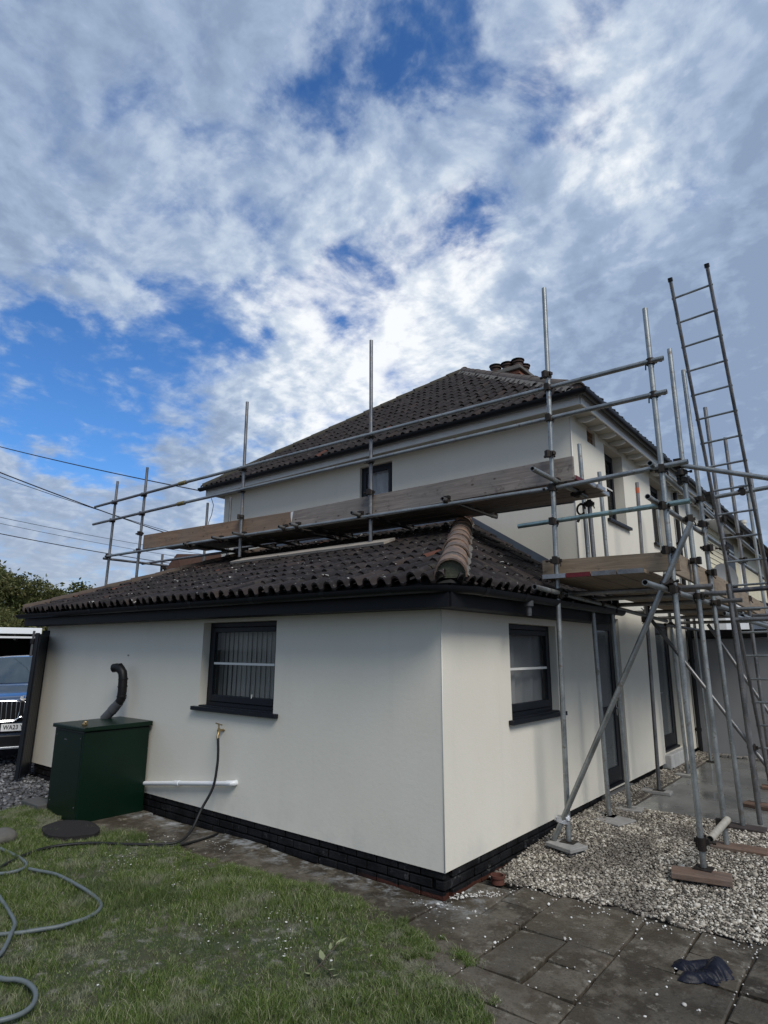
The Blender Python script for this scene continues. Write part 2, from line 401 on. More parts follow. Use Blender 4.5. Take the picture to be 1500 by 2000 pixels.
MTape = simple('silver_tape', (.55, .56, .58), .3, .6, .3, 60, .8, 90)
MBlu = simple('emblem_blue', (.05, .16, .45), .3)
MRedB = simple('red_band', (.13, .02, .024), .5, .2, .3, 30)
MSilB = simple('silver_band', (.34, .36, .38), .4, .7, .3, 40)
MVent = simple('airbrick', (.20, .12, .07), .9, 0, .5, 30, .8, 60)
MWire = simple('cable_black', (.03, .03, .035), .6)
MRbr = simple('rubber_mat', (.018, .016, .016), .9, 0, .35, 30, .9, 90)

# ------------------------------------------------------------------ helpers
def wl(o):
    v = Vector((0, 0, 0))
    while o is not None: v += o.location; o = o.parent
    return v
def tag(o, label=None, cat=None, group=None, kind=None):
    if label: o['label'] = label
    if cat: o['category'] = cat
    if group: o['group'] = group
    if kind: o['kind'] = kind
    return o
def thing(name, loc, label, cat, group=None):
    o = bpy.data.objects.new(name, None); col.objects.link(o); o.location = loc; o.empty_display_size = .1
    return tag(o, label, cat, group)
def link(name, me, mats, parent=None, smooth=False):
    for m in (mats if isinstance(mats, (list, tuple)) else [mats]): me.materials.append(m)
    if smooth is True: me.polygons.foreach_set('use_smooth', [True]*len(me.polygons))
    o = bpy.data.objects.new(name, me); col.objects.link(o)
    if parent is not None: o.parent = parent
    return o
def inst(o, loc, parent, name=None, rot=None, sc=None):
    c = bpy.data.objects.new(name or o.name.split('.')[0], o.data); col.objects.link(c); c.parent = parent; c.location = loc
    if rot is not None: c.rotation_euler = rot
    if sc is not None: c.scale = sc
    return c

class MB:
    def __init__(s): s.v = []; s.f = []; s.mi = []
    def add(s, v, f, mi=0):
        n = len(s.v); s.v += [tuple(p) for p in v]; s.f += [tuple(i+n for i in q) for q in f]; s.mi += [mi]*len(f); return s
    def box(s, x0, x1, y0, y1, z0, z1, mi=0):
        return s.add([(x0, y0, z0), (x1, y0, z0), (x1, y1, z0), (x0, y1, z0), (x0, y0, z1), (x1, y0, z1), (x1, y1, z1), (x0, y1, z1)],
                     [(0, 3, 2, 1), (4, 5, 6, 7), (0, 1, 5, 4), (1, 2, 6, 5), (2, 3, 7, 6), (3, 0, 4, 7)], mi)
    def obox(s, c, ax, ay, az, hx, hy, hz, mi=0):
        c = Vector(c); ax, ay, az = Vector(ax), Vector(ay), Vector(az)
        P = [c + ax*hx*i + ay*hy*j + az*hz*k for k in (-1, 1) for j, i in ((-1, -1), (-1, 1), (1, 1), (1, -1))]
        return s.add(P, [(0, 3, 2, 1), (4, 5, 6, 7), (0, 1, 5, 4), (1, 2, 6, 5), (2, 3, 7, 6), (3, 0, 4, 7)], mi)
    def tube(s, pts, r, n=10, caps=True, mi=0, hollow=0.0):
        pts = [Vector(p) for p in pts]; rs = r if isinstance(r, (list, tuple)) else [r]*len(pts)
        rings = []; ref = None
        for i, p in enumerate(pts):
            a = pts[min(i+1, len(pts)-1)] - pts[max(i-1, 0)]; a.normalize()
            if ref is None:
                ref = Vector((0, 0, 1)) if abs(a.z) < .9 else Vector((1, 0, 0))
            u = a.cross(ref)
            if u.length < 1e-4: u = a.cross(Vector((0, 1, 0)))
            u.normalize(); w = u.cross(a); ref = w
            rings.append([p + (u*math.cos(2*math.pi*k/n) + w*math.sin(2*math.pi*k/n))*rs[i] for k in range(n)])
        V = [q for g in rings for q in g]; F = []
        for i in range(len(pts)-1):
            for k in range(n):
                k2 = (k+1) % n; F.append((i*n+k, i*n+k2, (i+1)*n+k2, (i+1)*n+k))
        if caps and not hollow: F += [tuple(range(n))[::-1], tuple(range((len(pts)-1)*n, len(pts)*n))]
        if hollow:                                          # open steel tube: wall thickness at both ends
            for e, i in ((0, 0), (1, len(pts)-1)):
                a = (pts[1]-pts[0] if i == 0 else pts[i-1]-pts[i]).normalized()
                base = len(V)
                inn = [pts[i] + (q-pts[i])*(1-hollow) for q in rings[i]]
                V += inn; V += [q + a*.12 for q in inn]
                for k in range(n):
                    k2 = (k+1) % n
                    A = (i*n+k, i*n+k2, base+k2, base+k); B = (base+k, base+k2, base+n+k2, base+n+k)
                    F += [A[::-1], B[::-1]] if e == 0 else [A, B]
                cap = tuple(range(base+n, base+2*n)); F.append(cap[::-1] if e == 0 else cap)
        return s.add(V, F, mi)
    def lathe(s, prof, n=16, c=(0, 0, 0), mi=0):
        V = [(c[0]+r*math.cos(2*math.pi*k/n), c[1]+r*math.sin(2*math.pi*k/n), c[2]+z) for r, z in prof for k in range(n)]
        F = [(i*n+k, i*n+(k+1) % n, (i+1)*n+(k+1) % n, (i+1)*n+k) for i in range(len(prof)-1) for k in range(n)]
        F += [tuple(range(n))[::-1], tuple(range((len(prof)-1)*n, len(prof)*n))]
        return s.add(V, F, mi)
    def build(s, name, mats, parent=None, smooth=False, bevel=0.0, seg=2):
        off = wl(parent) if parent is not None else Vector((0, 0, 0))
        me = bpy.data.meshes.new(name)
        me.from_pydata([(v[0]-off.x, v[1]-off.y, v[2]-off.z) for v in s.v], [], s.f)
        me.polygons.foreach_set('material_index', s.mi)
        o = link(name, me, mats, parent, False)
        if smooth:
            me.polygons.foreach_set('use_smooth', [True]*len(me.polygons))
            if smooth != 'all':
                me.set_sharp_from_angle(angle=R(40))
        if bevel:
            bm = bmesh.new(); bm.from_mesh(me)
            bmesh.ops.bevel(bm, geom=bm.edges[:], offset=bevel, segments=seg, profile=.5, affect='EDGES', clamp_overlap=True)
            bm.to_mesh(me); bm.free()
        me.update(); return o

def wall_panel(mb, axis, c, lo, hi, z0, z1, holes, depth):
    """a sheet on plane axis=c facing -y (axis 'y') or +x (axis 'x') with openings (a0,a1,z0,z1) and their reveals"""
    As = sorted({lo, hi, *[h[0] for h in holes], *[h[1] for h in holes]}); Zs = sorted({z0, z1, *[h[2] for h in holes], *[h[3] for h in holes]})
    P = (lambda a, z, d=0: (a, c+d, z)) if axis == 'y' else (lambda a, z, d=0: (c-d, a, z))
    for i in range(len(As)-1):
        for j in range(len(Zs)-1):
            am, zm = (As[i]+As[i+1])/2, (Zs[j]+Zs[j+1])/2
            if any(h[0] < am < h[1] and h[2] < zm < h[3] for h in holes): continue
            mb.add([P(As[i], Zs[j]), P(As[i+1], Zs[j]), P(As[i+1], Zs[j+1]), P(As[i], Zs[j+1])], [(0, 1, 2, 3)])
    for a0, a1, q0, q1 in holes:
        for (u, v) in (((a0, q0), (a0, q1)), ((a0, q1), (a1, q1)), ((a1, q1), (a1, q0)), ((a1, q0), (a0, q0))):
            mb.add([P(*u), P(*v), P(*v, depth), P(*u, depth)], [(0, 1, 2, 3)])

# ------------------------------------------------------------------ setting: ground sheets
def sheet(name, pts, z, mat, kind='structure', parent=None):
    me = bpy.data.meshes.new(name); me.from_pydata([(x, y, z) for x, y in pts], [], [tuple(range(len(pts)))])
    o = link(name, me, mat, parent); return tag(o, kind=kind)
sheet('ground', [(-900, -900), (900, -900), (900, 900), (-900, 900)], -.07, MGround)
driveway = sheet('driveway', [(-40, -12), (-5.35, -12), (-5.35, 0.0), (-7.6, 0.0), (-7.6, 30), (-40, 30)], -.012, MTar)
patio = MB().box(0.06, 9, 3.42, 8.9, -.05, .062).build('concrete_patio', MC); tag(patio, kind='structure')

def lawn_edge(x):                                   # y of the ragged lawn edge along the paving
    k = [(-6, -.75), (-5.3, -.78), (-4.2, -.95), (-3.4, -.66), (-2.6, -.69), (-2.1, -.69), (-1.5, -.63), (-.97, -.62), (-.6, -.53), (-.2, -.67), (.05, -.95), (.2, -1.10), (.6, -1.10), (.9, -1.14), (1.1, -1.22), (1.16, -1.7), (1.2, -3)]
    for (a, b), (c, d) in zip(k, k[1:]):
        if a <= x <= c: return b + (d-b)*(x-a)/(c-a)
    return k[0][1] if x < k[0][0] else -9
def build_lawn():
    nx, ny = 150, 110
    xs = np.linspace(-5.45, 1.2, nx); V = []; F = []
    for i, x in enumerate(xs):
        e = lawn_edge(x) + .05*math.sin(x*9)+.03*math.sin(x*23)
        for j in range(ny):
            y = e + (-5.6-e)*(j/(ny-1))**1.3
            z = .004 + .014*math.sin(x*3.1+y*2)*math.sin(y*4.3) + (.012 if j > 0 else -.03)
            V.append((x, y, z))
    for i in range(nx-1):
        for j in range(ny-1):
            a = i*ny+j; F.append((a, a+1, a+ny+1, a+ny))
    me = bpy.data.meshes.new('lawn'); me.from_pydata(V, [], [f[::-1] for f in F]); o = link('lawn', me, ML, None, True); tag(o, kind='structure')
    return o
build_lawn()

# paving: every flagstone its own piece
def build_paving():
    root = MB().box(-5.35, 4.6, -3.6, .66, -.06, -.034).build('paving', MGround); tag(root, kind='structure')
    g = 1/3.0
    S = []
    def s(x0, x1, y0, y1): S.append((x0, x1, y0, y1))
    Y = [.65, .29, -.05, -.39, -.73, -1.04, -1.39, -1.72]
    s(.66, 1.30, -.05, .65); s(1.31, 1.65, -.05, .63); s(1.66, 1.99, .285, .65); s(1.66, 1.99, -.05, .28); s(2.0, 2.66, -.05, .61); s(2.67, 3.33, .29, .66); s(2.67, 3.0, -.05, .285); s(3.0, 4.5, -.05, .29)
    s(.335, .655, .28, .65); s(.335, .655, -.05, .275); s(.012, .33, -.045, .46)
    s(.01, .655, -.72, -.055); s(.66, .99, -.73, -.055); s(1.0, 1.31, -.385, -.055); s(1.0, 1.31, -.73, -.39); s(1.32, 1.99, -.74, -.06)
    s(2.0, 2.33, -.40, -.06); s(2.0, 2.66, -1.06, -.405); s(2.34, 3.0, -.40, -.06); s(2.67, 3.33, -1.06, -.405); s(3.01, 4.5, -.40, -.06); s(3.34, 4.5, -1.4, -.405)
    s(.335, .655, -1.04, -.725); s(.01, .33, -1.04, -.725); s(.66, 1.325, -1.04, -.735); s(1.33, 1.995, -1.40, -.745)
    s(.01, .66, -1.4, -1.045); s(.665, 1.325, -1.40, -1.045); s(2.0, 2.66, -1.73, -1.065); s(.66, 1.33, -2.0, -1.405); s(1.335, 1.995, -1.73, -1.405); s(1.335, 2.3, -2.6, -1.735); s(2.31, 3.3, -2.6, -1.735); s(2.67, 3.33, -1.73, -1.065); s(.5, 1.33, -2.9, -2.005)
    s(-1.36, -.005, -.70, -.012); s(-2.03, -1.37, -.74, -.012); s(-2.7, -2.04, -.76, -.012); s(-3.5, -2.71, -.8, -.012); s(-4.0, -3.51, -.8, -.012); s(-5.3, -4.05, -1.0, -.012)
    for x0, x1, y0, y1 in S:
        cx, cy = (x0+x1)/2, (y0+y1)/2; j = .0035
        hx, hy = (x1-x0)/2-j, (y1-y0)/2-j
        m = MB(); nx = max(2, int(hx*2/.11)); ny = max(2, int(hy*2/.11)); 
        tx, ty, dz = rng.normal(0, .006), rng.normal(0, .006), rng.normal(0, .0025)
        # rim with a ragged, rounded edge
        ring = [(-1+2*i/nx, -1) for i in range(nx)] + [(1, -1+2*i/ny) for i in range(ny)] + [(1-2*i/nx, 1) for i in range(nx)] + [(-1, 1-2*i/ny) for i in range(ny)]
        top, mid, low = [], [], []
        for a, b in ring:
            q = rng.uniform(-.0045, .0035); px, py = a*(hx+q), b*(hy+q)
            z = dz + tx*a + ty*b
            mid.append((px, py, z-.007)); low.append((px, py, -.05)); k = .009
            top.append((px-math.copysign(k, a)*(abs(a) > .98), py-math.copysign(k, b)*(abs(b) > .98), z+rng.uniform(-.0012, .0012)))
        n = len(ring)
        m.add(top + mid + low, [tuple(range(n))] + [(i, n+i, n+(i+1) % n, (i+1) % n) for i in range(n)] + [(n+i, 2*n+i, 2*n+(i+1) % n, n+(i+1) % n) for i in range(n)])
        m.v = [(x+cx, y+cy, z) for x, y, z in m.v]
        me = bpy.data.meshes.new('paving_slab'); me.from_pydata([(v[0]-cx, v[1]-cy, v[2]) for v in m.v], [], m.f)
        o = link('paving_slab', me, MSl, root); o.location = (cx, cy, 0)
build_paving()

# loose stone: joined pebbles (nobody could count them)
def ico(sub):
    bm = bmesh.new(); bmesh.ops.create_icosphere(bm, subdivisions=sub, radius=1); 
    v = np.array([x.co[:] for x in bm.verts]); f = np.array([[q.index for q in p.verts] for p in bm.faces]); bm.free(); return v, f
def scatter_stones(name, pts, size, mat, flat=.62, parent=None):
    V0, F0 = ico(1); n = len(pts); nv = len(V0)
    sc = size*np.exp(rng.normal(0, .36, (n, 1)))
    ax = np.concatenate([rng.uniform(.8, 1.35, (n, 1)), rng.uniform(.65, 1.0, (n, 1)), rng.uniform(flat*.8, flat*1.25, (n, 1))], 1)*sc
    lump = 1+rng.normal(0, .09, (n, nv, 1))
    P = V0[None]*lump*ax[:, None, :]
    a = rng.uniform(0, 6.283, n); t = rng.normal(0, .45, n)
    ca, sa, ct, st = np.cos(a), np.sin(a), np.cos(t), np.sin(t)
    x, y, z = P[..., 0], P[..., 1], P[..., 2]
    y, z = y*ct[:, None]-z*st[:, None], y*st[:, None]+z*ct[:, None]
    x, y = x*ca[:, None]-y*sa[:, None], x*sa[:, None]+y*ca[:, None]
    P = np.stack([x, y, z], -1) + pts[:, None, :]
    F = F0[None] + (np.arange(n)*nv)[:, None, None]
    return mesh_np(name, P.reshape(-1, 3), F.reshape(-1, 3), mat, parent, True)
def mesh_np(name, V, F, mat, parent=None, smooth=False):
    me = bpy.data.meshes.new(name); k = F.shape[1]
    me.vertices.add(len(V)); me.vertices.foreach_set('co', V.astype(np.float32).ravel())
    me.loops.add(F.size); me.loops.foreach_set('vertex_index', F.astype(np.int32).ravel())
    me.polygons.add(len(F)); me.polygons.foreach_set('loop_start', np.arange(0, F.size, k, dtype=np.int32)); me.polygons.foreach_set('loop_total', np.full(len(F), k, dtype=np.int32))
    if smooth: me.polygons.foreach_set('use_smooth', np.ones(len(F), dtype=bool))
    me.update(calc_edges=True); me.validate()
    return link(name, me, mat, parent)
def gravel_h(x, y):                                   # height of the gravel bed
    return .004 + .085*np.clip((y-.62)/1.6, 0, 1) + .045*np.clip((.45-x)/.45, 0, 1)*np.clip((y-.9)/1.5, 0, 1)
def build_gravel():
    bx = np.linspace(.03, 4.6, 40); by = np.linspace(.5, 3.42, 30)
    V = np.array([(x, y, gravel_h(x, y)-.010 - (.05 if y < .64 else 0)) for x in bx for y in by]); F = np.array([(i*30+j, (i+1)*30+j, (i+1)*30+j+1, i*30+j+1) for i in range(39) for j in range(29)])
    bed = mesh_np('gravel_bed', V, F, MGround); tag(bed, kind='structure')
    n = 66000
    x = .035 + 3.4*rng.random(n); y = .60 + 2.86*rng.random(n)
    edge = .655 + .03*np.sin(x*7) + .02*np.sin(x*19) - .14*np.clip((.5-x)/.4, 0, 1)
    keep = y > edge; x, y = x[keep], y[keep]
    z = gravel_h(x, y) + rng.uniform(-.008, .012, len(x))
    P = np.stack([x, y, z], 1)
    # strip along the wall foot beyond the slab edge
    m = 9000; xs = .03 + .24*rng.random(m)**1.3; ys = 3.35 + 5.0*rng.random(m); zs = .13 - .35*(xs-.03) + rng.uniform(-.01, .012, m); 
    keep = ~((ys > 6.0) & (ys < 7.4) & (xs < .1)); P = np.concatenate([P, np.stack([xs, ys, np.maximum(zs, .07)], 1)[keep]])
    g = scatter_stones('gravel', P, .0098, MGrav); tag(g, 'pale rounded gravel spread beside the house wall', None, None, 'stuff')
    wedge = MB().add([(.005, 3.3, .12), (.005, 8.4, .12), (.30, 8.4, .064), (.30, 3.42, .064)], [(0, 3, 2, 1)]).build('gravel_verge', MGround); tag(wedge, kind='structure')
    # stray pebbles in the joints of the paving
    L = []
    for k in range(150):
        if rng.random() < .5: q = (rng.choice([.333, .657, .995, 1.305, 1.655, 1.995]), rng.uniform(-1.1, .6))
        else: q = (rng.uniform(.1, 2.4), rng.choice([.283, -.052, -.387, -.733, -1.042, .63]))
        L.append((q[0]+rng.normal(0, .008), q[1]+rng.normal(0, .008), rng.uniform(-.004, .006)))
    for k in range(130): 
        a = rng.random(); L.append((.02+.3*a+rng.normal(0, .03), .02+.36*a+abs(rng.normal(0, .05)), .006))
    for k in range(90): L.append((rng.uniform(.3, 2.6), .62-abs(rng.normal(0, .08)), .004))
    s = scatter_stones('loose_pebbles', np.array(L), .0065, m_island('loose_pebbles', [(0, (.3, .28, .25)), (.5, (.55, .53, .49)), (1, (.76, .75, .71))], .6)); tag(s, 'small pale stones strewn over the paving joints', None, None, 'stuff')
    # dark driveway stone at the far corner
    n = 6000; x = -9.5 + 4.2*rng.random(n); y = -2.6 + 3.2*rng.random(n); k = (y < -.02) & (x < -4.95 - .3*np.sin(y*5)) | (x < -7.6)
    d = scatter_stones('driveway_gravel', np.stack([x, y, np.zeros(n)+rng.uniform(-.01, .014, n)], 1)[k], .022, MGravD); tag(d, 'dark grey driveway gravel beside the gate', None, None, 'stuff')
build_gravel()

def build_grass():
    def patch(x, y): return (np.sin(x*2.1+1.3*np.sin(y*1.7))+np.sin(y*2.6-1.1*x)+.6*np.sin(5.3*x+4.1*y)+.5*np.sin(9.1*x-7.3*y))
    n = 470000
    u = rng.random(n); x = -5.4 + 6.6*rng.random(n); 
    e = np.array([lawn_edge(q) for q in np.linspace(-5.5, 1.25, 500)]); ed = np.interp(x, np.linspace(-5.5, 1.25, 500), e) + .05*np.sin(x*9)+.03*np.sin(x*23)
    y = ed + .03 - (rng.random(n)**1.05)*3.4
    clump = np.sin(21*x+3*np.sin(13*y))*np.sin(19*y+3*np.sin(11*x)) + .6*np.sin(43*x+9*y)*np.sin(37*y-12*x)
    dens = np.clip(.74 + .26*patch(x, y)/1.6 + .26*clump, .10, 1.0)
    # bare trodden spots
    for bx, by, br in [(-1.0, -1.55, .2), (-.45, -1.12, .22), (-1.7, -1.2, .2), (-2.5, -1.5, .28), (-.1, -1.32, .2), (-.9, -2.0, .2), (-1.8, -1.62, .2)]:
        dens *= 1-.72*np.exp(-((x-bx)**2+((y-by)*1.6)**2)/br**2)
    k = rng.random(n) < dens; x, y, clump = x[k], y[k], clump[k]
    tx, ty = [], []
    for q in range(330):                                      # tufts that creep out over the stone and sit in the joints
        if q < 230: cx = rng.uniform(-3.0, 1.0); cy = lawn_edge(cx) + abs(rng.normal(0, .055)); sg = rng.uniform(.012, .035)
        elif q < 290: cx = rng.normal(-.05, .28); cy = -.62 - .9*abs(rng.normal(0, .16))+rng.normal(0, .04); sg = rng.uniform(.015, .04)
        else: cx, cy = (rng.choice([.33, .66, .0]) + rng.normal(0, .008), rng.uniform(-1.1, -.5)) if q % 2 else (rng.uniform(-.5, .7), rng.choice([-.73, -1.04]) + rng.normal(0, .008)); sg = .012
        m_ = int(rng.uniform(60, 240)); tx.append(cx + rng.normal(0, sg*1.4, m_)); ty.append(cy + rng.normal(0, sg, m_))
    nx_ = sum(len(q) for q in tx); x = np.concatenate([x]+tx); y = np.concatenate([y]+ty); clump = np.concatenate([clump, np.zeros(nx_)]); n = len(x)
    h = (.020+.030*rng.random(n)**1.5)*np.clip(1+.42*patch(x*1.3+3, y*1.2)/1.3+.34*clump, .4, 2.2)
    w = rng.uniform(.0011, .0023, n)
    a = rng.uniform(0, 6.283, n); lean = rng.uniform(.15, 1.25, n); la = rng.uniform(0, 6.283, n)
    bx = np.cos(a)*w; by = np.sin(a)*w
    dx, dy = np.cos(la)*lean*h, np.sin(la)*lean*h
    z0 = .012 + .014*np.sin(x*3.1+y*2)*np.sin(y*4.3); z0[-nx_:] = -.004; h[-nx_:] *= .75
    p = lambda X, Y, Z: np.stack([X, Y, Z], -1)
    V = np.stack([p(x-bx, y-by, z0), p(x+bx, y+by, z0), p(x-bx*.75+dx*.35, y-by*.75+dy*.35, z0+h*.62), p(x+bx*.75+dx*.35, y+by*.75+dy*.35, z0+h*.62), p(x+dx, y+dy, z0+h)], 1)
    F = np.array([(0, 1, 3), (0, 3, 2), (2, 3, 4)])[None] + (np.arange(n)*5)[:, None, None]
    o = mesh_np('grass', V.reshape(-1, 3), F.reshape(-1, 3), MGrass); tag(o, 'short worn green grass of the front lawn', None, None, 'stuff')
    # flakes of old paint on the turf and slabs
    m = 520; x = rng.uniform(-4.6, .6, m); y = -.5 - 1.9*rng.random(m)**1.2
    c = [(-1.15, -.95), (-.6, -1.0), (-.9, -1.45), (-1.9, -1.1), (-2.6, -1.2), (-.35, -1.3), (-1.4, -1.35), (-3.0, -.5), (-2.4, -.35), (.0, -.2)]
    q = rng.integers(0, len(c), m); s = rng.random(m) < .82
    x = np.where(s, np.array(c)[q, 0]+rng.normal(0, .13, m), x); y = np.where(s, np.array(c)[q, 1]+rng.normal(0, .09, m), y)
    V0 = np.array([(-1, -.6, 0), (.8, -.8, .1), (1, .6, 0), (.1, 1, .12), (-.9, .5, .02)]); sz = .0035*np.exp(rng.normal(0, .5, m))
    a = rng.uniform(0, 6.28, m); X = V0[None, :, 0]*np.cos(a)[:, None]-V0[None, :, 1]*np.sin(a)[:, None]; Y = V0[None, :, 0]*np.sin(a)[:, None]+V0[None, :, 1]*np.cos(a)[:, None]
    lift = np.where(y < np.interp(x, np.linspace(-5.5, 1.25, 500), e), .034 + .014*np.sin(x*3.1+y*2)*np.sin(y*4.3), .008)
    P = np.stack([x[:, None]+X*sz[:, None], y[:, None]+Y*sz[:, None], lift[:, None]+V0[None, :, 2]*sz[:, None]+rng.uniform(-.2, .5, (m, 5))*sz[:, None]], -1)
    V = P.reshape(-1, 3); T = np.array([(0, 1, 2), (0, 2, 3), (0, 3, 4)])[None] + (np.arange(m)*5)[:, None, None]
    o = mesh_np('paint_flakes', V, T.reshape(-1, 3), MWhite); tag(o, 'white flakes of old paint scattered over the lawn', None, None, 'stuff')
build_grass()

# ------------------------------------------------------------------ the house
ZB, ZS = .181, 2.209
YH = 3.19; XL = -7.46; YE = 8.36
house = thing('house', (-3.7, 0, 0), 'cream rendered two storey house with a single storey hipped roof extension', 'house')

mb = MB()
WA = (-3.335, -2.06, 1.235, 2.17); WB = (1.21, 2.33, 1.222, 2.14); D1 = (3.55, 4.50, .16, 2.31); D2 = (6.25, 7.30, .31, 2.33)
MW = (-3.72, -3.02, 4.0, 4.90); M1 = (4.45, 5.27, 3.75, 4.90); M2 = (6.74, 7.80, 3.71, 4.90)
ew = MB()
wall_panel(ew, 'y', 0, XL, 0, ZB, 2.26, [WA], .17)
wall_panel(ew, 'x', 0, 0, YH, ZB, 2.40, [WB], .15)
ew.add([(XL, YH, ZB), (XL, 0, ZB), (XL, 0, 2.26), (XL, YH, 2.26)], [(0, 1, 2, 3)])
ew.add([(XL, 0, ZB), (0, 0, ZB), (0, .06, ZB), (XL, .06, ZB)], [(0, 3, 2, 1)]); ew.add([(0, 0, ZB), (0, YE, ZB), (-.06, YE, ZB), (-.06, 0, ZB)], [(0, 3, 2, 1)])
o = ew.build('wall', MR, house)
o['label'] = 'lower rendered wall of the extension'
uw = MB()
wall_panel(uw, 'y', YH, XL+.03, 0, 2.25, 5.02, [MW], .12)
wall_panel(uw, 'x', 0, YH, YE, ZB, 5.02, [(D1[0], D1[1], D1[2]+.025, D1[3]), D2, M1, M2, (3.78, 4.10, 4.745, 4.955)], .22)
wall_panel(uw, 'x', 0, YE, 14, 2.3, 5.02, [], .1)
uw.add([(XL+.03, 14, 0), (XL+.03, YH, 0), (XL+.03, YH, 5.02), (XL+.03, 14, 5.02)], [(0, 1, 2, 3)])
uw.add([(0, 14, 0), (XL+.03, 14, 0), (XL+.03, 14, 5.02), (0, 14, 5.02)], [(0, 1, 2, 3)])
o = uw.build('wall', MR, house); o['label'] = 'two storey rendered wall of the main house'
MB().tube([(0.0015, -0.0015, ZB), (0.0015, -0.0015, 2.22)], .0042, 8).tube([(.0015, YH-.0015, 2.6), (.0015, YH-.0015, 5.0)], .008, 8).build('corner_bead', simple('bead_paint', (.68, .655, .59), .6, 0, .04), house, 'all')
# floors and inner dark shell so that rooms read as rooms
MB().box(XL+.3, -.3, .3, 13.7, .1, .12).box(XL+.3, -.3, YH+.3, 13.7, 2.6, 2.62).box(XL+.3, -.26, 1.75, 1.77, .12, 2.6).box(-1.2, -1.18, .3, 13.7, .12, 2.6).box(-2.0, -1.98, YH+.3, 13.7, 2.62, 5.0).box(XL+.3, -.26, YH+1.2, YH+1.22, 2.62, 5.0).build('interior_partition', simple('room_wall', (.20, .20, .19), .9), house)
ab = MB().box(-.14, -.045, 3.72, 4.16, 4.70, 5.0)
for k in range(5):
    for q in range(3): ab.box(-.046, -.028, 3.80+.06*k, 3.80+.06*k+.035, 4.765+.062*q, 4.765+.062*q+.045)
ab.build('air_brick', MVent, house)

# black painted plinth, brick by brick
pl = MB().box(XL, -.045, .045, .06, -.06, ZB-.004).box(-.06, -.045, .045, YE, -.06, ZB-.004).build('plinth', MP, house)
def plinth_bricks():
    L, H = .222, .070
    mbk = MB().box(-L/2+.004, L/2-.004, -.02, .02, -H/2+.004, H/2-.004)
    me = None
    for r_ in range(3):
        z = .006 + r_*.074
        for k in range(34):
            x = -.02-L/2-(L+.004)*k - (r_ % 2)*.11 + .0
            if r_ % 2 and k == 33: continue
            loc = Vector((x+rng.normal(0, .001), .030+rng.normal(0, .0025), z))
            if x-L/2 < XL: continue
            if me is None:
                o = MB().box(-L/2+.004, L/2-.004, -.02, .02, -H/2+.004, H/2-.004).build('brick', MP, None, False, .004, 1); me = o.data; o.parent = pl; o.location = loc - wl(pl)
            else:
                o = bpy.data.objects.new('brick', me); col.objects.link(o); o.parent = pl; o.location = loc - wl(pl)
            o.rotation_euler = (rng.normal(0, .012), 0, rng.normal(0, .006))
        for k in range(15):
            y = .012+L/2+(L+.004)*k + (1-r_ % 2)*.11
            if y+L/2 > 3.4: continue
            o = bpy.data.objects.new('brick', me); col.objects.link(o); o.parent = pl; o.location = Vector((-.030+rng.normal(0, .0025), y, z)) - wl(pl); o.rotation_euler = (0, 0, R(90)+rng.normal(0, .006))
    for r_ in (1,):                                   # corner closers
        o = bpy.data.objects.new('brick', me); col.objects.link(o); o.parent = pl; o.location = Vector((-.055, .0295, .006+.074*r_)) - wl(pl); o.scale = (.36, 1, 1)
plinth_bricks()

# pantiles ---------------------------------------------------------------
PROF = [(0, .0), (.04, .026), (.13, .049), (.32, .062), (.51, .049), (.60, .026), (.64, .0), (.74, -.011), (.91, -.011), (1.03, .0)]
def tile_mesh(W, Lg):
    v = []; f = []; n = len(PROF)
    for yy, lift in ((0, .022), (Lg, 0.0)):
        for u, h in PROF: v.append((u*W, yy, h+lift))
    for k in range(n): v.append((PROF[k][0]*W, .002, PROF[k][1]+.001))
    for k in range(n-1):
        f.append((k, k+1, n+k+1, n+k)); f.append((2*n+k, 2*n+k+1, k+1, k))
    for k in range(n): v.append((PROF[k][0]*W, .05, PROF[k][1]-.001))
    for k in range(n-1): f.append((3*n+k, 3*n+k+1, 2*n+k+1, 2*n+k))
    return v, f
fields = []
def tile_field(roof, O, U, Vv, W, g, nu, nv, planes, mat, tail=0.0):
    U = Vector(U).normalized(); Vv = Vector(Vv).normalized(); Nn = U.cross(Vv)
    v0, f0 = tile_mesh(W, g*1.22); items = []
    for j in range(nv):
        for i in range(-1, nu):
            u, w = i*W, j*g
            cs = [(u, w), (u+W, w), (u, w+g), (u+W, w+g)]
            ins = [all(a*x+b*y <= c+1e-4 for a, b, c in planes) for x, y in cs]
            if not any(ins): continue
            P = Vector(O) + U*u + Vv*(w-tail)
            items.append(((P-CAM).length, P, all(ins), (u, w)))
    fields.append(dict(roof=roof, U=U, V=Vv, N=Nn, v=v0, f=f0, items=items, mat=mat, planes=planes, tail=tail))
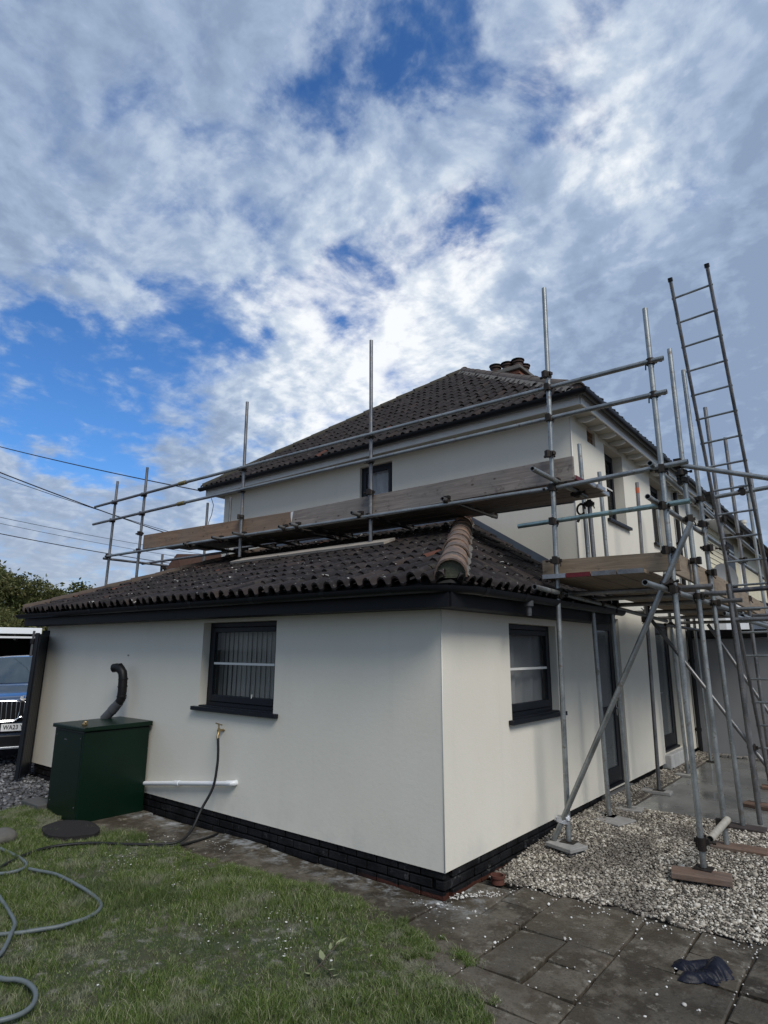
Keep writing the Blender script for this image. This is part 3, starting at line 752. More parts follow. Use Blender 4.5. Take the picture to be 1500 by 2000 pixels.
def finish_tiles(limit=300):
    alld = sorted([(d, a, b) for a, F in enumerate(fields) for b, (d, *_r) in enumerate(F['items'])])
    chosen = {(a, b) for d, a, b in alld[:limit]}
    for a, F in enumerate(fields):
        rest = MB(); me0 = None; U, Vv, Nn = F['U'], F['V'], F['N']; off = wl(F['roof'])
        for b, (d, P, full, (u0, w0)) in enumerate(F['items']):
            jit = Vector((rng.normal(0, .003), rng.normal(0, .010), rng.normal(0, .0038))); rz = rng.normal(0, .020); rx = rng.normal(0, .010)
            cs, sn = math.cos(rz), math.sin(rz)
            ux = U*cs + Vv*sn; vy = Vv*cs - U*sn; vy = (vy + Nn*rx).normalized(); nz = ux.cross(vy)
            P2 = P + U*jit.x + Vv*jit.y + Nn*jit.z
            verts, faces = F['v'], F['f']
            if not full:
                bm = bmesh.new(); vs_ = [bm.verts.new(q) for q in verts]
                for q in faces: bm.faces.new([vs_[k] for k in q])
                for (pa, pb, pc) in F['planes']:
                    # local x+u0, y+w0-? against the edge of the roof slope
                    nn = Vector((pa, pb, 0)); l = nn.length; co_ = Vector((0, 0, 0)); dd = (pc - pa*u0 - pb*w0)/l
                    bmesh.ops.bisect_plane(bm, geom=bm.verts[:]+bm.edges[:]+bm.faces[:], plane_co=nn/l*dd, plane_no=nn/l, clear_outer=True)
                bm.verts.index_update(); verts = [v.co[:] for v in bm.verts]; faces = [tuple(v.index for v in q.verts) for q in bm.faces]; bm.free()
                if len(faces) < 3: continue
            if (a, b) in chosen:
                if full and me0 is not None: me = me0
                else:
                    me = bpy.data.meshes.new('roof_tile'); me.from_pydata(verts, [], faces); me.materials.append(F['mat'])
                    me.polygons.foreach_set('use_smooth', [True]*len(me.polygons)); me.set_sharp_from_angle(angle=R(50))
                    if full: me0 = me
                o = bpy.data.objects.new('roof_tile', me); col.objects.link(o); o.parent = F['roof']
                o.matrix_local = Matrix.Translation(P2-off) @ Matrix((ux, vy, nz)).transposed().to_4x4()
            else:
                rest.add([P2 + ux*v[0] + vy*v[1] + nz*v[2] for v in verts], faces)
        if rest.v:
            o = rest.build('roof_tile', F['mat'], F['roof'], True); o['kind'] = 'stuff'

def caps(parent, P0, P1, r0, r1, Lc, mat, name='hip_tile', arc=200, n=10, sag=0):
    P0, P1 = Vector(P0), Vector(P1); D = P1-P0; L = D.length; D.normalize()
    side = D.cross(Vector((0, 0, 1))).normalized(); upv = side.cross(D)
    k = max(1, round(L/Lc)); step = L/k
    for i in range(k):
        a = P0 + D*(i*step) + Vector((rng.normal(0, .006), rng.normal(0, .006), rng.normal(0, .004))); b_ = P0 + D*((i+1)*step+.05)
        m = MB(); V = []; t = .016
        for (p_, rr) in ((a, r0), (b_, r1)):
            for q in (rr, rr-t):
                for j in range(n+1):
                    an = R(90+arc/2 - arc*j/n); V.append(p_ + side*(q*math.cos(an)) + upv*(q*math.sin(an)) - upv*.02)
        w = n+1; F = []
        for j in range(n):
            F += [(j, j+1, 2*w+j+1, 2*w+j), (w+j+1, w+j, 3*w+j, 3*w+j+1), (j+1, j, w+j, w+j+1)]
        m.add(V, F); m.build(name, mat, parent, True)

# extension roof
OV = .27; ZE = 2.425; SA = .365; SB = .645
ZT = ZE + SA*(YH+OV); BX = (ZT-ZE)/SB            # run of the steeper end slope
roofE = MB()
e0, e1 = (XL-OV, -OV, ZE), (OV, -OV, ZE)
h1 = (OV-BX, YH, ZT); h0 = (XL-OV+BX, YH, ZT)
d_ = Vector((0, 0, -.03))
def lo(p): return (p[0], p[1], p[2]-.03)
roofE.add([lo(e0), lo(e1), lo(h1), lo(h0)], [(0, 1, 2, 3)])
YB = YH + .42                                    # the eave runs on a little past the main corner
roofE.add([lo(e1), lo((OV, YB, ZE)), lo((.0, YB, ZE+SB*OV)), lo((.0, YH, ZE+SB*OV)), lo(h1)], [(0, 1, 2, 3, 4)])
roofE.add([lo(e0), lo(h0), lo((XL-OV, YH, ZE))], [(0, 1, 2)])
roofE.add([lo((XL-OV, YH, ZE)), lo(h0), (h0[0], YH, ZS), (XL-OV, YH, ZS)], [(0, 1, 2, 3)])
roofE = roofE.build('roof', MDark, house); roofE['label'] = 'low hipped pantile roof of the extension'
W_, G_ = .155, .31
Lx = OV - (XL-OV)
sA = math.hypot(1, SA); rowsA = int((YH+OV)*sA/G_)+2; LA = (YH+OV)*sA
tile_field(roofE, e0, (1, 0, 0), (0, 1, SA), W_, G_, int(Lx/W_)+1, rowsA,
           [(-1, BX/LA, 0.0), (1, BX/LA, Lx), (0, 1, LA-.02)], MT, .055)
sBl = math.hypot(1, SB); LB = BX*sBl; yrun = YH+OV
tile_field(roofE, (OV, -OV, ZE), (0, 1, 0), (-1, 0, SB), W_, .30, int((YB+OV)/W_)+1, int(LB/.30)+2,
           [(-1, yrun/LB, 0.0), (0, 1, LB), (1, 0, YB+OV), (1, (YB-YH)/(OV*sBl)*0+0.0001, YB+OV)], MT, .055)
# the eave return beyond the main corner is only as deep as the overhang
f = fields[-1]; f['items'] = [it for it in f['items'] if not (it[3][0] > YH+OV-.05 and it[3][1] > OV*sBl-.1)]
tile_field(roofE, (XL-OV, YH, ZE), (0, -1, 0), (1, 0, SB), W_, .30, int((YH+OV)/W_)+1, int(LB/.30)+2,
           [(1, yrun/LB, yrun), (0, 1, LB), (-1, 0, 0)], MT, .055)
hl = lambda p, q, s, dz: tuple(p[i]+(q[i]-p[i])*s + (dz if i == 2 else 0) for i in range(3))
caps(roofE, hl(e1, h1, .018, .035), hl(e1, h1, .985, .05), .136, .121, .42, MH)
caps(roofE, hl(e0, h0, .0, .03), hl(e0, h0, .97, .03), .112, .10, .42, simple('brown_hip_clay', (.075, .055, .042), .85, 0, .45, 12, .6, 40))
# mortar plug under the lowest hip tile
pe = Vector(hl(e1, h1, .028, .005)); dv = (Vector(h1)-Vector(e1)).normalized(); sd_ = dv.cross(Vector((0, 0, 1))).normalized(); up_ = sd_.cross(dv)
m = MB(); ring = [pe + sd_*(.124*math.cos(R(190-200*j/12))) + up_*(.124*math.sin(R(190-200*j/12))) for j in range(13)]
m.add(ring + [q+dv*.25 for q in ring], [tuple(range(13))[::-1]]+[(j, j+1, 14+j, 13+j) for j in range(12)]).build('mortar_plug', simple('mossy_mortar', (.10, .105, .075), .9, 0, .45, 40, .8, 60), roofE)
# mortar fillets beside the hip tiles
for s_ in (-1, 1):
    m = MB(); n = 40
    for k in range(n+1):
        p_ = Vector(hl(e1, h1, .02+.96*k/n, .015)); q = rng.uniform(.0, .03)
        m.v += [tuple(p_ + sd_*s_*.10 + up_*.035), tuple(p_ + sd_*s_*(.135+q) + up_*(.002 - .012))]
        if k: i = len(m.v)-4; m.f.append((i, i+1, i+3, i+2)); m.mi.append(0)
    m.build('mortar_bedding', MMort, roofE)
# lead flashing where the end slope meets the main wall, and along the top
m = MB()
pA, pB = Vector((h1[0]+.02, YH-.006, ZT+.02)), Vector((.02, YH-.006, ZE+SB*OV+.05))
m.add([pA+Vector((0, -.002, .13)), pB+Vector((0, -.002, .12)), pB+Vector((0, -.004, -.02)), pA+Vector((0, -.004, -.02)), pB+Vector((0, -.15, .03)), pA+Vector((0, -.15, .03))], [(0, 3, 2, 1), (3, 5, 4, 2)])
m.add([(h0[0], YH-.006, ZT+.16), (h1[0], YH-.006, ZT+.16), (h1[0], YH-.012, ZT+.02), (h0[0], YH-.012, ZT+.02), (h1[0], YH-.16, ZT-.01), (h0[0], YH-.16, ZT-.01)], [(0, 3, 2, 1), (3, 5, 4, 2)])
m.build('lead_flashing', MLead, roofE)

# main roof: hipped end towards the viewer, ridge running away
ZM = 5.112; XM0, XM1 = XL-.27, .30; YM = 2.86
AX = Vector((-3.7, 6.67, 7.96)); YF = 15.5
SF = (AX.z-ZM)/(AX.y-YM)
roofM = MB()
m0, m1 = (XM0, YM, ZM), (XM1, YM, ZM); ax = tuple(AX); rg = (AX.x, YF, AX.z)
lo2 = lambda p: (p[0], p[1], p[2]-.03)
roofM.add([lo2(m0), lo2(m1), lo2(ax)], [(0, 1, 2)]).add([lo2(m1), lo2((XM1, YF, ZM)), lo2(rg), lo2(ax)], [(0, 1, 2, 3)]).add([lo2((XM0, YF, ZM)), lo2(m0), lo2(ax), lo2(rg)], [(0, 1, 2, 3)])
roofM.add([lo2((XM0, YF, ZM)), lo2(rg), lo2((XM1, YF, ZM))], [(0, 1, 2)])
roofM = roofM.build('roof', MDark, house); roofM['label'] = 'steep hipped pantile roof of the main house'
sF = math.hypot(1, SF); LF = (AX.y-YM)*sF
tile_field(roofM, m0, (1, 0, 0), (0, 1, SF), .157, .30, int((XM1-XM0)/.157)+1, int(LF/.30)+2,
           [(-1, (AX.x-XM0)/LF, 0.0), (1, (XM1-AX.x)/LF, XM1-XM0)], MT2, .05)
SE = (AX.z-ZM)/(XM1-AX.x); sE = math.hypot(1, SE); LE = (XM1-AX.x)*sE
tile_field(roofM, m1, (0, 1, 0), (-1, 0, SE), .157, .30, int((YF-YM)/.157), int(LE/.30)+1, [(-1, (AX.y-YM)/LE, 0.0), (0, 1, LE), (1, 0, YF-YM)], MT2, .05)
finish_tiles(300)
caps(roofM, hl(m1, ax, .015, .02), hl(m1, ax, 1.0, .02), .115, .105, .42, simple('dull_hip_clay', (.085, .068, .058), .85, 0, .45, 12, .6, 40))
caps(roofM, hl(m0, ax, .0, .02), hl(m0, ax, 1.0, .02), .115, .105, .42, simple('mossy_hip_clay', (.048, .043, .032), .9, 0, .45, 15, .6, 40))
caps(roofM, (AX.x, AX.y, AX.z+.04), (AX.x, YF, AX.z+.04), .125, .118, .42, MH, 'ridge_tile')
dv2 = (Vector(ax)-Vector(m1)).normalized(); nrm = Vector((0, -SF, 1)).normalized(); inw = nrm.cross(dv2).normalized()
if inw.x > 0: inw = -inw
m = MB(); n = 90
for k in range(n+1):
    p_ = Vector(hl(m1, ax, k/n, .03)); q = .16 + .05*(k % 2) + rng.uniform(-.02, .03)
    m.v += [tuple(p_ + inw*.09 + nrm*.055), tuple(p_ + inw*q + nrm*.030)]
    if k: i = len(m.v)-4; m.f.append((i, i+1, i+3, i+2)); m.mi.append(0)
m.build('mortar_bedding', MMort, roofM)
pe2 = Vector(hl(m1, ax, .02, .0)); sd2 = dv2.cross(Vector((0, 0, 1))).normalized(); up2 = sd2.cross(dv2)
ring = [pe2 + sd2*(.10*math.cos(R(190-200*j/12))) + up2*(.10*math.sin(R(190-200*j/12))) for j in range(13)]
MB().add(ring + [q+dv2*.25 for q in ring], [tuple(range(13))[::-1]]+[(j, j+1, 14+j, 13+j) for j in range(12)]).build('mortar_plug', MH, roofM)

# eaves ------------------------------------------------------------------
def gutter(parent, pts, r, mat, name='gutter', brackets=(), t=.004):
    pts = [Vector(p) for p in pts]; V = []; F = []; n = 9
    for i, p_ in enumerate(pts):
        a = (pts[i]-pts[i-1]).normalized() if i else None; b_ = (pts[i+1]-pts[i]).normalized() if i < len(pts)-1 else None
        d = (a+b_).normalized() if a and b_ else (a or b_)
        s = Vector((d.y, -d.x, 0)); k = 1/max(.5, abs(d.dot(b_ or a)))
        for rr in (r, r-t):
            for j in range(n):
                an = math.pi + math.pi*j/(n-1); V.append(p_ + s*(rr*math.cos(an)*k) + Vector((0, 0, rr*1.05*math.sin(an))))
    w = 2*n
    for i in range(len(pts)-1):
        for j in range(n-1):
            F += [(i*w+j, i*w+j+1, (i+1)*w+j+1, (i+1)*w+j), (i*w+n+j+1, i*w+n+j, (i+1)*w+n+j, (i+1)*w+n+j+1)]
        for j in (0, n-1): F.append((i*w+j, i*w+n+j, (i+1)*w+n+j, (i+1)*w+j))
    for e in (0, len(pts)-1):
        F.append(tuple(e*w+j for j in range(n)))
    g = MB().add(V, F).build(name, mat, parent, True)
    for p_, d in brackets:
        p_ = Vector(p_); d = Vector(d).normalized(); s = Vector((d.y, -d.x, 0)); b = MB(); V = []
        for q in (-.028, .028):
            for j in range(n):
                an = math.pi + math.pi*j/(n-1); V.append(p_ + d*q + s*((r+.005)*math.cos(an)) + Vector((0, 0, .004+(r+.005)*1.05*math.sin(an))))
            V.append(p_ + d*q + s*(r+.012) + Vector((0, 0, .008))); V.append(p_ + d*q - s*(r+.012) + Vector((0, 0, .008)))
        w = n+2
        b.add(V, [(j, j+1, w+j+1, w+j) for j in range(n-1)] + [(n-1, n, w+n, 2*w-3), (0, n+1, 2*w-1, w), tuple(range(n))[::-1], tuple(range(w, w+n))])
        b.build('gutter_union', mat, g)
    return g
GZ = 2.378
gp = [(XL-OV-.04, -.325, GZ), (.02, -.325, GZ), (.20, -.25, GZ-.002), (.335, -.02, GZ-.004), (.335, YB+.02, GZ-.014)]
br = [((x, -.325, GZ), (1, 0, 0)) for x in (-6.6, -5.4, -4.2, -3.1, -2.05, -1.05, -.28)] + [((.335, y, GZ-.006), (0, 1, 0)) for y in (.12, .85, 1.9, 2.9)]
g1 = gutter(house, gp, .058, MGut, brackets=br)
MB().tube([(.335, .98, GZ-.07), (.335, .98, GZ-.17)], .026, 12, hollow=.12).lathe([(.045, 0), (.045, .05), (.03, .05)], 12, (.335, .98, GZ-.10)).build('gutter_outlet', MGreyP, house, True)
MB().box(XL-.255, .236, -.255, -.232, ZS+.003, 2.40).build('fascia', MFas, house)
MB().box(.232, .255, -.2315, YB, ZS+.003, 2.40).build('fascia', MFas, house)
MB().box(XL-.25, .228, -.2315, -.003, ZS, ZS+.015).box(.003, .2315, -.0025, YB-.002, ZS, ZS+.015).build('soffit', MFas, house)
MB().box(.003, .2315, YB-.002, YB+.02, ZS, 2.62).build('bargeboard', MFas, house)
MB().box(XL-.255, XL-.232, -.2315, YH, ZS+.003, 2.40).build('fascia', MFas, house)

GM = 5.108
gm = [(XM0-.05, YM-.05, GM), (XM1+.045, YM-.05, GM), (XM1+.045, 14.5, GM)]
brm = [((x, YM-.05, GM), (1, 0, 0)) for x in np.arange(-7.2, .2, .9)] + [((XM1+.045, y, GM), (0, 1, 0)) for y in np.arange(3.5, 14, 1.35)]
gutter(house, gm, .060, MGut, brackets=brm)
MB().box(XM0+.05, XM1-.05, YM+.03, YM+.05, 4.955, 5.13).build('fascia', MSof, house)
MB().box(XM1-.05, XM1-.03, YM+.0505, 14.4, 4.955, 5.13).build('fascia', MSof, house)
MB().box(XM0+.07, XM1-.0505, YM+.0505, YH-.003, 4.975, 4.99).box(.003, XM1-.0505, YH-.0025, 14.3, 4.975, 4.99).box(XM0+.07, XL+.027, YH-.0025, 14.3, 4.975, 4.99).build('soffit', simple('cream_soffit', (.36, .34, .28), .7, 0, .1, 5), house)
rf = None
for y in np.arange(3.45, 11, .42):
    m = MB(); n = 6; P = []
    for k in range(n+1):
        s = k/n; P.append((.246-.243*s, 4.93 + .03*math.sin(s*math.pi)*-1 + .012*s))
    V = []
    for dy in (-.022, .022): V += [(x, y+dy, z) for x, z in P] + [(x, y+dy, 4.974) for x, z in P]
    w = 2*(n+1); F = []
    for k in range(n):
        F += [(k, k+1, n+2+k, n+1+k), (w+k+1, w+k, w+n+1+k, w+n+2+k), (k+1, k, w+k, w+k+1)]
    m.add(V, F).build('rafter_foot', MSof, house)

# windows and doors ------------------------------------------------------------------
def window(a0, a1, z0, z1, axis, c, depth, sill=True, bar=True, sashes=1, fw=.055, sw=.055, blind=None):
    P = (lambda a, d, z: (a, c+d, z)) if axis == 'y' else (lambda a, d, z: (c-d, a, z))
    def bx(m, a, b, d0, d1, q0, q1):
        p0, p1 = P(a, d0, q0), P(b, d1, q1)
        return m.box(min(p0[0], p1[0]), max(p0[0], p1[0]), min(p0[1], p1[1]), max(p0[1], p1[1]), q0, q1)
    d0, d1 = depth-.065, depth
    m = MB(); e = .0015
    bx(m, a0+e, a0+fw, d0, d1, z0+e, z1-e); bx(m, a1-fw, a1-e, d0, d1, z0+e, z1-e); bx(m, a0+fw, a1-fw, d0, d1, z1-fw, z1-e); bx(m, a0+fw, a1-fw, d0, d1, z0+e, z0+fw*.9)
    w = m.build('window', MAnth, house, False, .004, 1)
    n = sashes; span = (a1-a0-2*fw)/n
    for k in range(n):
        s0, s1 = a0+fw+span*k+.002, a0+fw+span*(k+1)-.002; q0, q1 = z0+fw*.9+.002, z1-fw-.002
        m = MB(); f0, f1 = d0-.012, d0+.035
        bx(m, s0, s0+sw, f0, f1, q0, q1); bx(m, s1-sw, s1, f0, f1, q0, q1); bx(m, s0+sw, s1-sw, f0, f1, q1-sw, q1); bx(m, s0+sw, s1-sw, f0, f1, q0, q0+sw*1.35)
        m.build('sash', MAnth, w, False, .006, 2)
        m = MB(); g0 = P(s0+sw-.005, f0+.02, q0+sw*1.3); 
        bx(m, s0+sw-.004, s1-sw+.004, f0+.018, f0+.024, q0+sw*1.3, q1-sw+.004).build('pane', MGlass, w)
        if bar:
            m = MB(); zz = z0 + .507*(z1-z0); bx(m, s0+sw+.001, s1-sw-.001, f0+.006, f0+.0175, zz-.012, zz+.012).build('glazing_bar', MBar, w)
    if sill:
        m = MB(); bx(m, a0-.08, a1+.085, -.055, -.003, z0-.045, z0-.002); bx(m, a0+.003, a1-.003, -.004, d0, z0-.02, z0+.012)
        m.build('sill', MAnth, w, False, .004, 1)
    return w
w1 = window(*WA, 'y', 0, .165); MB().tube([(-2.52, .092, 1.352), (-2.515, .092, 1.392)], .008, 8).build('window_catch', MBar, w1)
window(*WB, 'x', 0, .145)
window(*MW, 'y', YH, .115, bar=False, sill=True)
window(*M1, 'x', 0, .215, bar=True)
window(*M2, 'x', 0, .215, bar=False, sashes=2)
def door(y0, y1, z0, z1, hinge_z, glass=True, two=False):
    m = MB(); e = .0015; x0, x1 = -.135, -.075
    m.box(x0, x1, y0+e, y0+.06, z0+e, z1-e).box(x0, x1, y1-.06, y1-e, z0+e, z1-e).box(x0, x1, y0+.06, y1-.06, z1-.06, z1-e).box(x0, x1+.05, y0+.06, y1-.06, z0+e, z0+.035)
    d = m.build('door', MAnth, house, False, .004, 1)
    m = MB(); a, b, p, q = y0+.063, y1-.063, z0+.04, z1-.063; s = .105
    m.box(x0+.008, x1-.006, a, a+s, p, q).box(x0+.008, x1-.006, b-s, b, p, q).box(x0+.008, x1-.006, a+s, b-s, q-s, q).box(x0+.008, x1-.006, a+s, b-s, p, p+.19)
    if two: m.box(x0+.008, x1-.006, a+s, b-s, p+.86, p+.95)
    m.build('door_leaf', MAnth, d, False, .006, 2)
    MB().box(x0+.03, x0+.036, a+s-.004, b-s+.004, p+.186, q-s+.004).build('pane', MGlassD, d)
    hy = a+.05 if not two else b-.05
    MB().box(x1-.004, x1+.004, hy-.016, hy+.016, hinge_z-.10, hinge_z+.07).tube([(x1+.004, hy, hinge_z), (x1+.045, hy, hinge_z), (x1+.045, hy+(.12 if not two else -.12), hinge_z)], .0095, 8).build('handle', MChr, d, True)
    return d
door(*D1, 1.12, two=True)
door(*D2, 1.22)
MB().box(-.15, .09, D2[0]-.05, D2[1]+.05, .10, D2[2]-.004).build('door_step', simple('chalky_stone', (.42, .42, .41), .85, 0, .35, 7, .8, 20), house, False, .012, 2)
MB().box(-.15, .03, D1[0]-.02, D1[1]+.02, .04, D1[2]-.004).build('door_step', simple('dark_stone', (.10, .10, .10), .8, 0, .3, 7), house, False, .006, 2)

# pipes on the wall
m = MB().tube([(.06, 8.24, .13), (.06, 8.24, 2.34), (.06, 8.24, 4.9)], .040, 12)
for z in (.5, 1.7, 2.6, 3.9): m.tube([(.06, 8.24, z-.03), (.06, 8.24, z+.03)], .050, 12); m.box(.0, .06, 8.20, 8.28, z-.012, z+.012)
m.build('downpipe', MBlk, house, True)
MB().tube([(-4.35, -.048, .285), (-3.5, -.046, .395), (-2.9, -.045, .468), (-2.60, -.045, .507)], .0245, 12).tube([(-3.62, -.047, .379), (-3.53, -.047, .391)], .029, 12).tube([(-2.68, -.045, .497), (-2.60, -.045, .507), (-2.585, -.03, .508), (-2.583, .01, .508)], .028, 12).build('waste_pipe', MWhP, house, True)
m = MB().tube([(-2.85, .0, 1.01), (-2.85, -.075, 1.01)], .013, 10).tube([(-2.85, -.06, 1.035), (-2.85, -.06, .99), (-2.835, -.085, .955), (-2.82, -.09, .93)], [.014, .016, .013, .015], 10).tube([(-2.85, -.06, 1.03), (-2.855, -.062, 1.075)], .008, 8).tube([(-2.905, -.062, 1.082), (-2.80, -.062, 1.070)], .007, 8)
m.lathe([(.03, 0), (.03, .006)], 12, (-2.85, -.003, 1.01)).build('garden_tap', MBrass, house, True)
for x, z in ((-4.95, 1.78), ): MB().lathe([(.012, 0), (.014, .004), (.01, .01)], 8, (x, -.006, z)).build('wall_mark', MGreyP, house)

# chimney
ch = MB().box(-4.25, -3.35, 8.75, 9.55, 7.6, 8.72)
for k in range(8): ch.box(-4.25-.012*(k % 2), -3.35+.012*(k % 2), 8.75-.012*(k % 2), 9.55+.012*(k % 2), 8.10+.075*k, 8.165+.075*k)
ch = ch.build('chimney', MBrk, house)
MB().box(-4.33, -3.27, 8.67, 9.63, 8.722, 8.80).box(-4.29, -3.31, 8.71, 9.59, 8.80, 8.86).build('chimney_cap', MMort, ch, False, .015, 1)
for px, py, hh in ((-4.1, 8.95, .16), (-3.75, 8.92, .11), (-3.47, 8.95, .13), (-3.5, 9.35, .14), (-4.0, 9.35, .1)):
    p_ = MB().lathe([(.13, 0), (.12, hh), (.15, hh+.015), (.15, hh+.05), (.11, hh+.05)], 14, (px, py, 8.86)).build('chimney_pot', MTerr, ch, True)
    MB().lathe([(.02, hh+.06), (.17, hh+.075), (.17, hh+.095), (.10, hh+.13), (.01, hh+.145)], 14, (px, py, 8.86)).tube([(px-.1, py, 8.90+hh), (px-.1, py, 8.95+hh)], .012, 6).tube([(px+.1, py, 8.90+hh), (px+.1, py, 8.95+hh)], .012, 6).build('chimney_cowl', MBlk, ch, True)

# hangings inside the windows: things of their own
bl = thing('vertical_blind', (-2.7, .24, 1.26), 'pale vertical slat blind hanging in the front window', 'blind')
MB().box(-3.3, -2.08, .225, .255, 2.08, 2.11).build('head_rail', MBar, bl)
sl = None
for k in range(15):
    x = -3.27 + k*.083; a = R(-6)
    if sl is None:
        sl = MB(); u = Vector((math.cos(a), math.sin(a), 0)); n_ = Vector((-u.y, u.x, 0)); V = []
        for z in (1.27, 2.08):
            for q, c_ in ((-.0445, 0), (-.02, .006), (.02, .006), (.0445, 0)): V.append(u*q + n_*c_ + Vector((0, 0, z-1.26)))
        sl.add(V, [(j, j+1, 5+j, 4+j) for j in range(3)]); me = bpy.data.meshes.new('slat'); me.from_pydata([tuple(v) for v in sl.v], [], sl.f)
        o = link('slat', me, MBlind, bl, True); o.location = (x+2.7, 0, 0)
    else: o = inst(o, (x+2.7, 0, 0), bl, 'slat', (0, 0, rng.normal(0, .06)))
def curtain(name, axis, c, a0, a1, z0, z1, label, mat, amp=.02, n=44):
    V = []; F = []
    for k in range(n+1):
        a = a0+(a1-a0)*k/n; d = amp*math.sin(k*1.15)+amp*.5*math.sin(k*.37)
        for z in (z0, z1): V.append((a, c+d, z) if axis == 'y' else (c-d, a, z))
    for k in range(n): F.append((2*k, 2*k+2, 2*k+3, 2*k+1))
    tag(MB().add(V, F).build(name, mat, None, 'all'), label, 'curtain')
curtain('net_curtain', 'y', YH+.15, -3.66, -3.06, 4.0, 4.86, 'white net curtain behind the small upstairs front window', MCurt, .018, 26)
curtain('net_curtain', 'x', -.195, 1.02, 2.58, 1.24, 2.12, 'grey net curtain inside the side window of the extension', simple('grey_net', (.46, .47, .47), .9, 0, .15), .025, 40)
curtain('net_curtain', 'x', -.26, 6.6, 7.9, 3.75, 4.86, 'pale curtain behind the farther upstairs side window', simple('pale_net', (.40, .41, .42), .9, 0, .15), .02, 30)

# ------------------------------------------------------------------ scaffold (one coupled frame)
sc = thing('scaffold', (1.45, 1.6, 0), 'galvanised tube scaffold with timber platforms wrapped round two sides of the house', 'scaffold')
TR = .0255
def tube(name, a, b, mat=None, r=TR, hollow=.16):
    mat = mat or MG
    return MB().tube([a, Vector(a).lerp(Vector(b), .5), b], r, 12, hollow=hollow).build(name, mat, sc, True)
m = MB().tube([(0, 0, -.024), (0, 0, .024)], TR+.010, 12)
m.box(-.022, .022, .030, .060, -.03, .03).box(.028, .052, -.018, .018, -.016, .016).tube([(.038, 0, 0), (.085, .012, 0)], .007, 6).tube([(.07, .009, -.0), (.092, .013, 0)], .0125, 6).box(-.05, -.03, -.016, .016, -.012, .012).tube([(-.04, .0, -.02), (-.045, .03, -.05)], .006, 5)
cpl_me = None
def coupler(p, rz=0, rx=0):
    global cpl_me
    if cpl_me is None:
        me = bpy.data.meshes.new('coupler'); me.from_pydata(m_c.v, [], m_c.f); me.materials.append(MFit); me.polygons.foreach_set('use_smooth', [True]*len(me.polygons)); me.set_sharp_from_angle(angle=R(40)); cpl_me = me
    o = bpy.data.objects.new('coupler', cpl_me); col.objects.link(o); o.parent = sc; o.location = Vector(p) - wl(sc); o.rotation_euler = (rx, 0, rz); o.scale = (1.15, 1.15, 1.25)
m_c = m
Y0 = 1.65
# standards: (base, top)
ST = dict(
    S1=((.335, 1.60, .13), (.405, 1.60, 5.89)), S2=((1.485, 1.61, .135), (1.45, 1.61, 5.25)),
    S3=((-2.17, 1.65, 3.235), (-2.198, 1.65, 6.128)), S4=((-4.86, 1.65, 3.285), (-4.892, 1.65, 5.90)), S5=((-7.93, 1.65, .02), (-7.855, 1.65, 5.307)), S6=((-9.07, 1.65, .02), (-8.958, 1.65, 5.215)),
    b=((.30, 2.80, .125), (.245, 2.80, 4.39)), c=((.36, 3.29, .125), (.30, 3.29, 4.13)), d=((.34, 4.56, .11), (.40, 4.56, 4.25)), e=((.35, 6.02, .10), (.27, 6.02, 4.30)),
    g=((1.50, 2.47, .125), (1.45, 2.50, 5.17)), h=((1.50, 3.30, .125), (1.41, 3.30, 5.23)), i=((1.46, 4.62, .105), (1.375, 4.62, 5.18)), k=((1.46, 5.85, .08), (1.39, 5.85, 5.08)),
    l=((1.86, 5.0, .08), (1.76, 5.0, 4.25)), n=((1.5, 7.2, .08), (1.42, 7.2, 4.75)), a=((.34, 7.6, .08), (.28, 7.6, 4.2)))
for q, (a, b) in ST.items():
    tube('standard', a, b, {'i': MGd, 'k': MGd, 'l': MGd, 'S3': MGd, 'S4': MGd, 'S5': MGd, 'S6': MGd, 'd': MGd}.get(q, MG))
    if a[2] < .2: MB().box(a[0]-.07, a[0]+.07, a[1]-.07, a[1]+.07, a[2]-.012, a[2]-.004).build('base_plate', MFit, sc)
for x, t in ((-7.53, 4.78), (-6.78, 4.78), (-9.04, 3.86)): tube('standard', (x, 2.85, 3.3 if x > -9 else 2.9), (x, 2.85, t), MGd)
def at(q, z):
    a, b = Vector(ST[q][0]), Vector(ST[q][1]); return a.lerp(b, (z-a.z)/(b.z-a.z))
# guard rails and ledgers of the front lift
yo = Y0-.052
for z, za, zb in ((4.70, 4.77, 4.665), (4.37, 4.395, 4.315)):
    tube('guard_rail', (-9.70, yo, za), (-6.55, yo, za-.012), MGd); tube('guard_rail', (-6.50, yo, za-.012), (1.58, yo, zb), MG)
    MB().tube([(-6.62, yo, za-.012), (-6.42, yo, za-.013)], TR+.012, 10).build('sleeve_coupler', simple('yellow_fitting', (.20, .16, .06), .6, .4), sc, True)
    for q in ('S6', 'S5', 'S4', 'S3', 'S1', 'S2'):
        zz = za + (zb-za)*(at(q, z).x+9.7)/11.3; p_ = at(q, zz); coupler((p_.x, p_.y, zz), R(180 if q != 'S2' else 10))
tube('ledger', (-8.95, yo, 3.66), (.33, yo, 3.545), MG); tube('ledger', (.42, yo+.002, 3.545), (1.70, yo-.01, 3.585), MG)
tube('ledger', (-.04, yo, 3.185), (1.68, yo, 3.215), MGt)
for q, z in (('S1', 3.545), ('S1', 3.185), ('S1', 3.92), ('S1', 2.775), ('S1', 4.83), ('S2', 3.555), ('S2', 3.20), ('S2', 2.78), ('S2', 2.42), ('S3', 3.58), ('S3', 3.91), ('S4', 3.62), ('S4', 3.93), ('S5', 3.67), ('S5', 4.0), ('S6', 3.67)):
    coupler(at(q, z), R(rng.uniform(140, 220)))
tube('ledger', (-6.4, 2.72, 3.70), (.16, 2.72, 3.655), MGd)
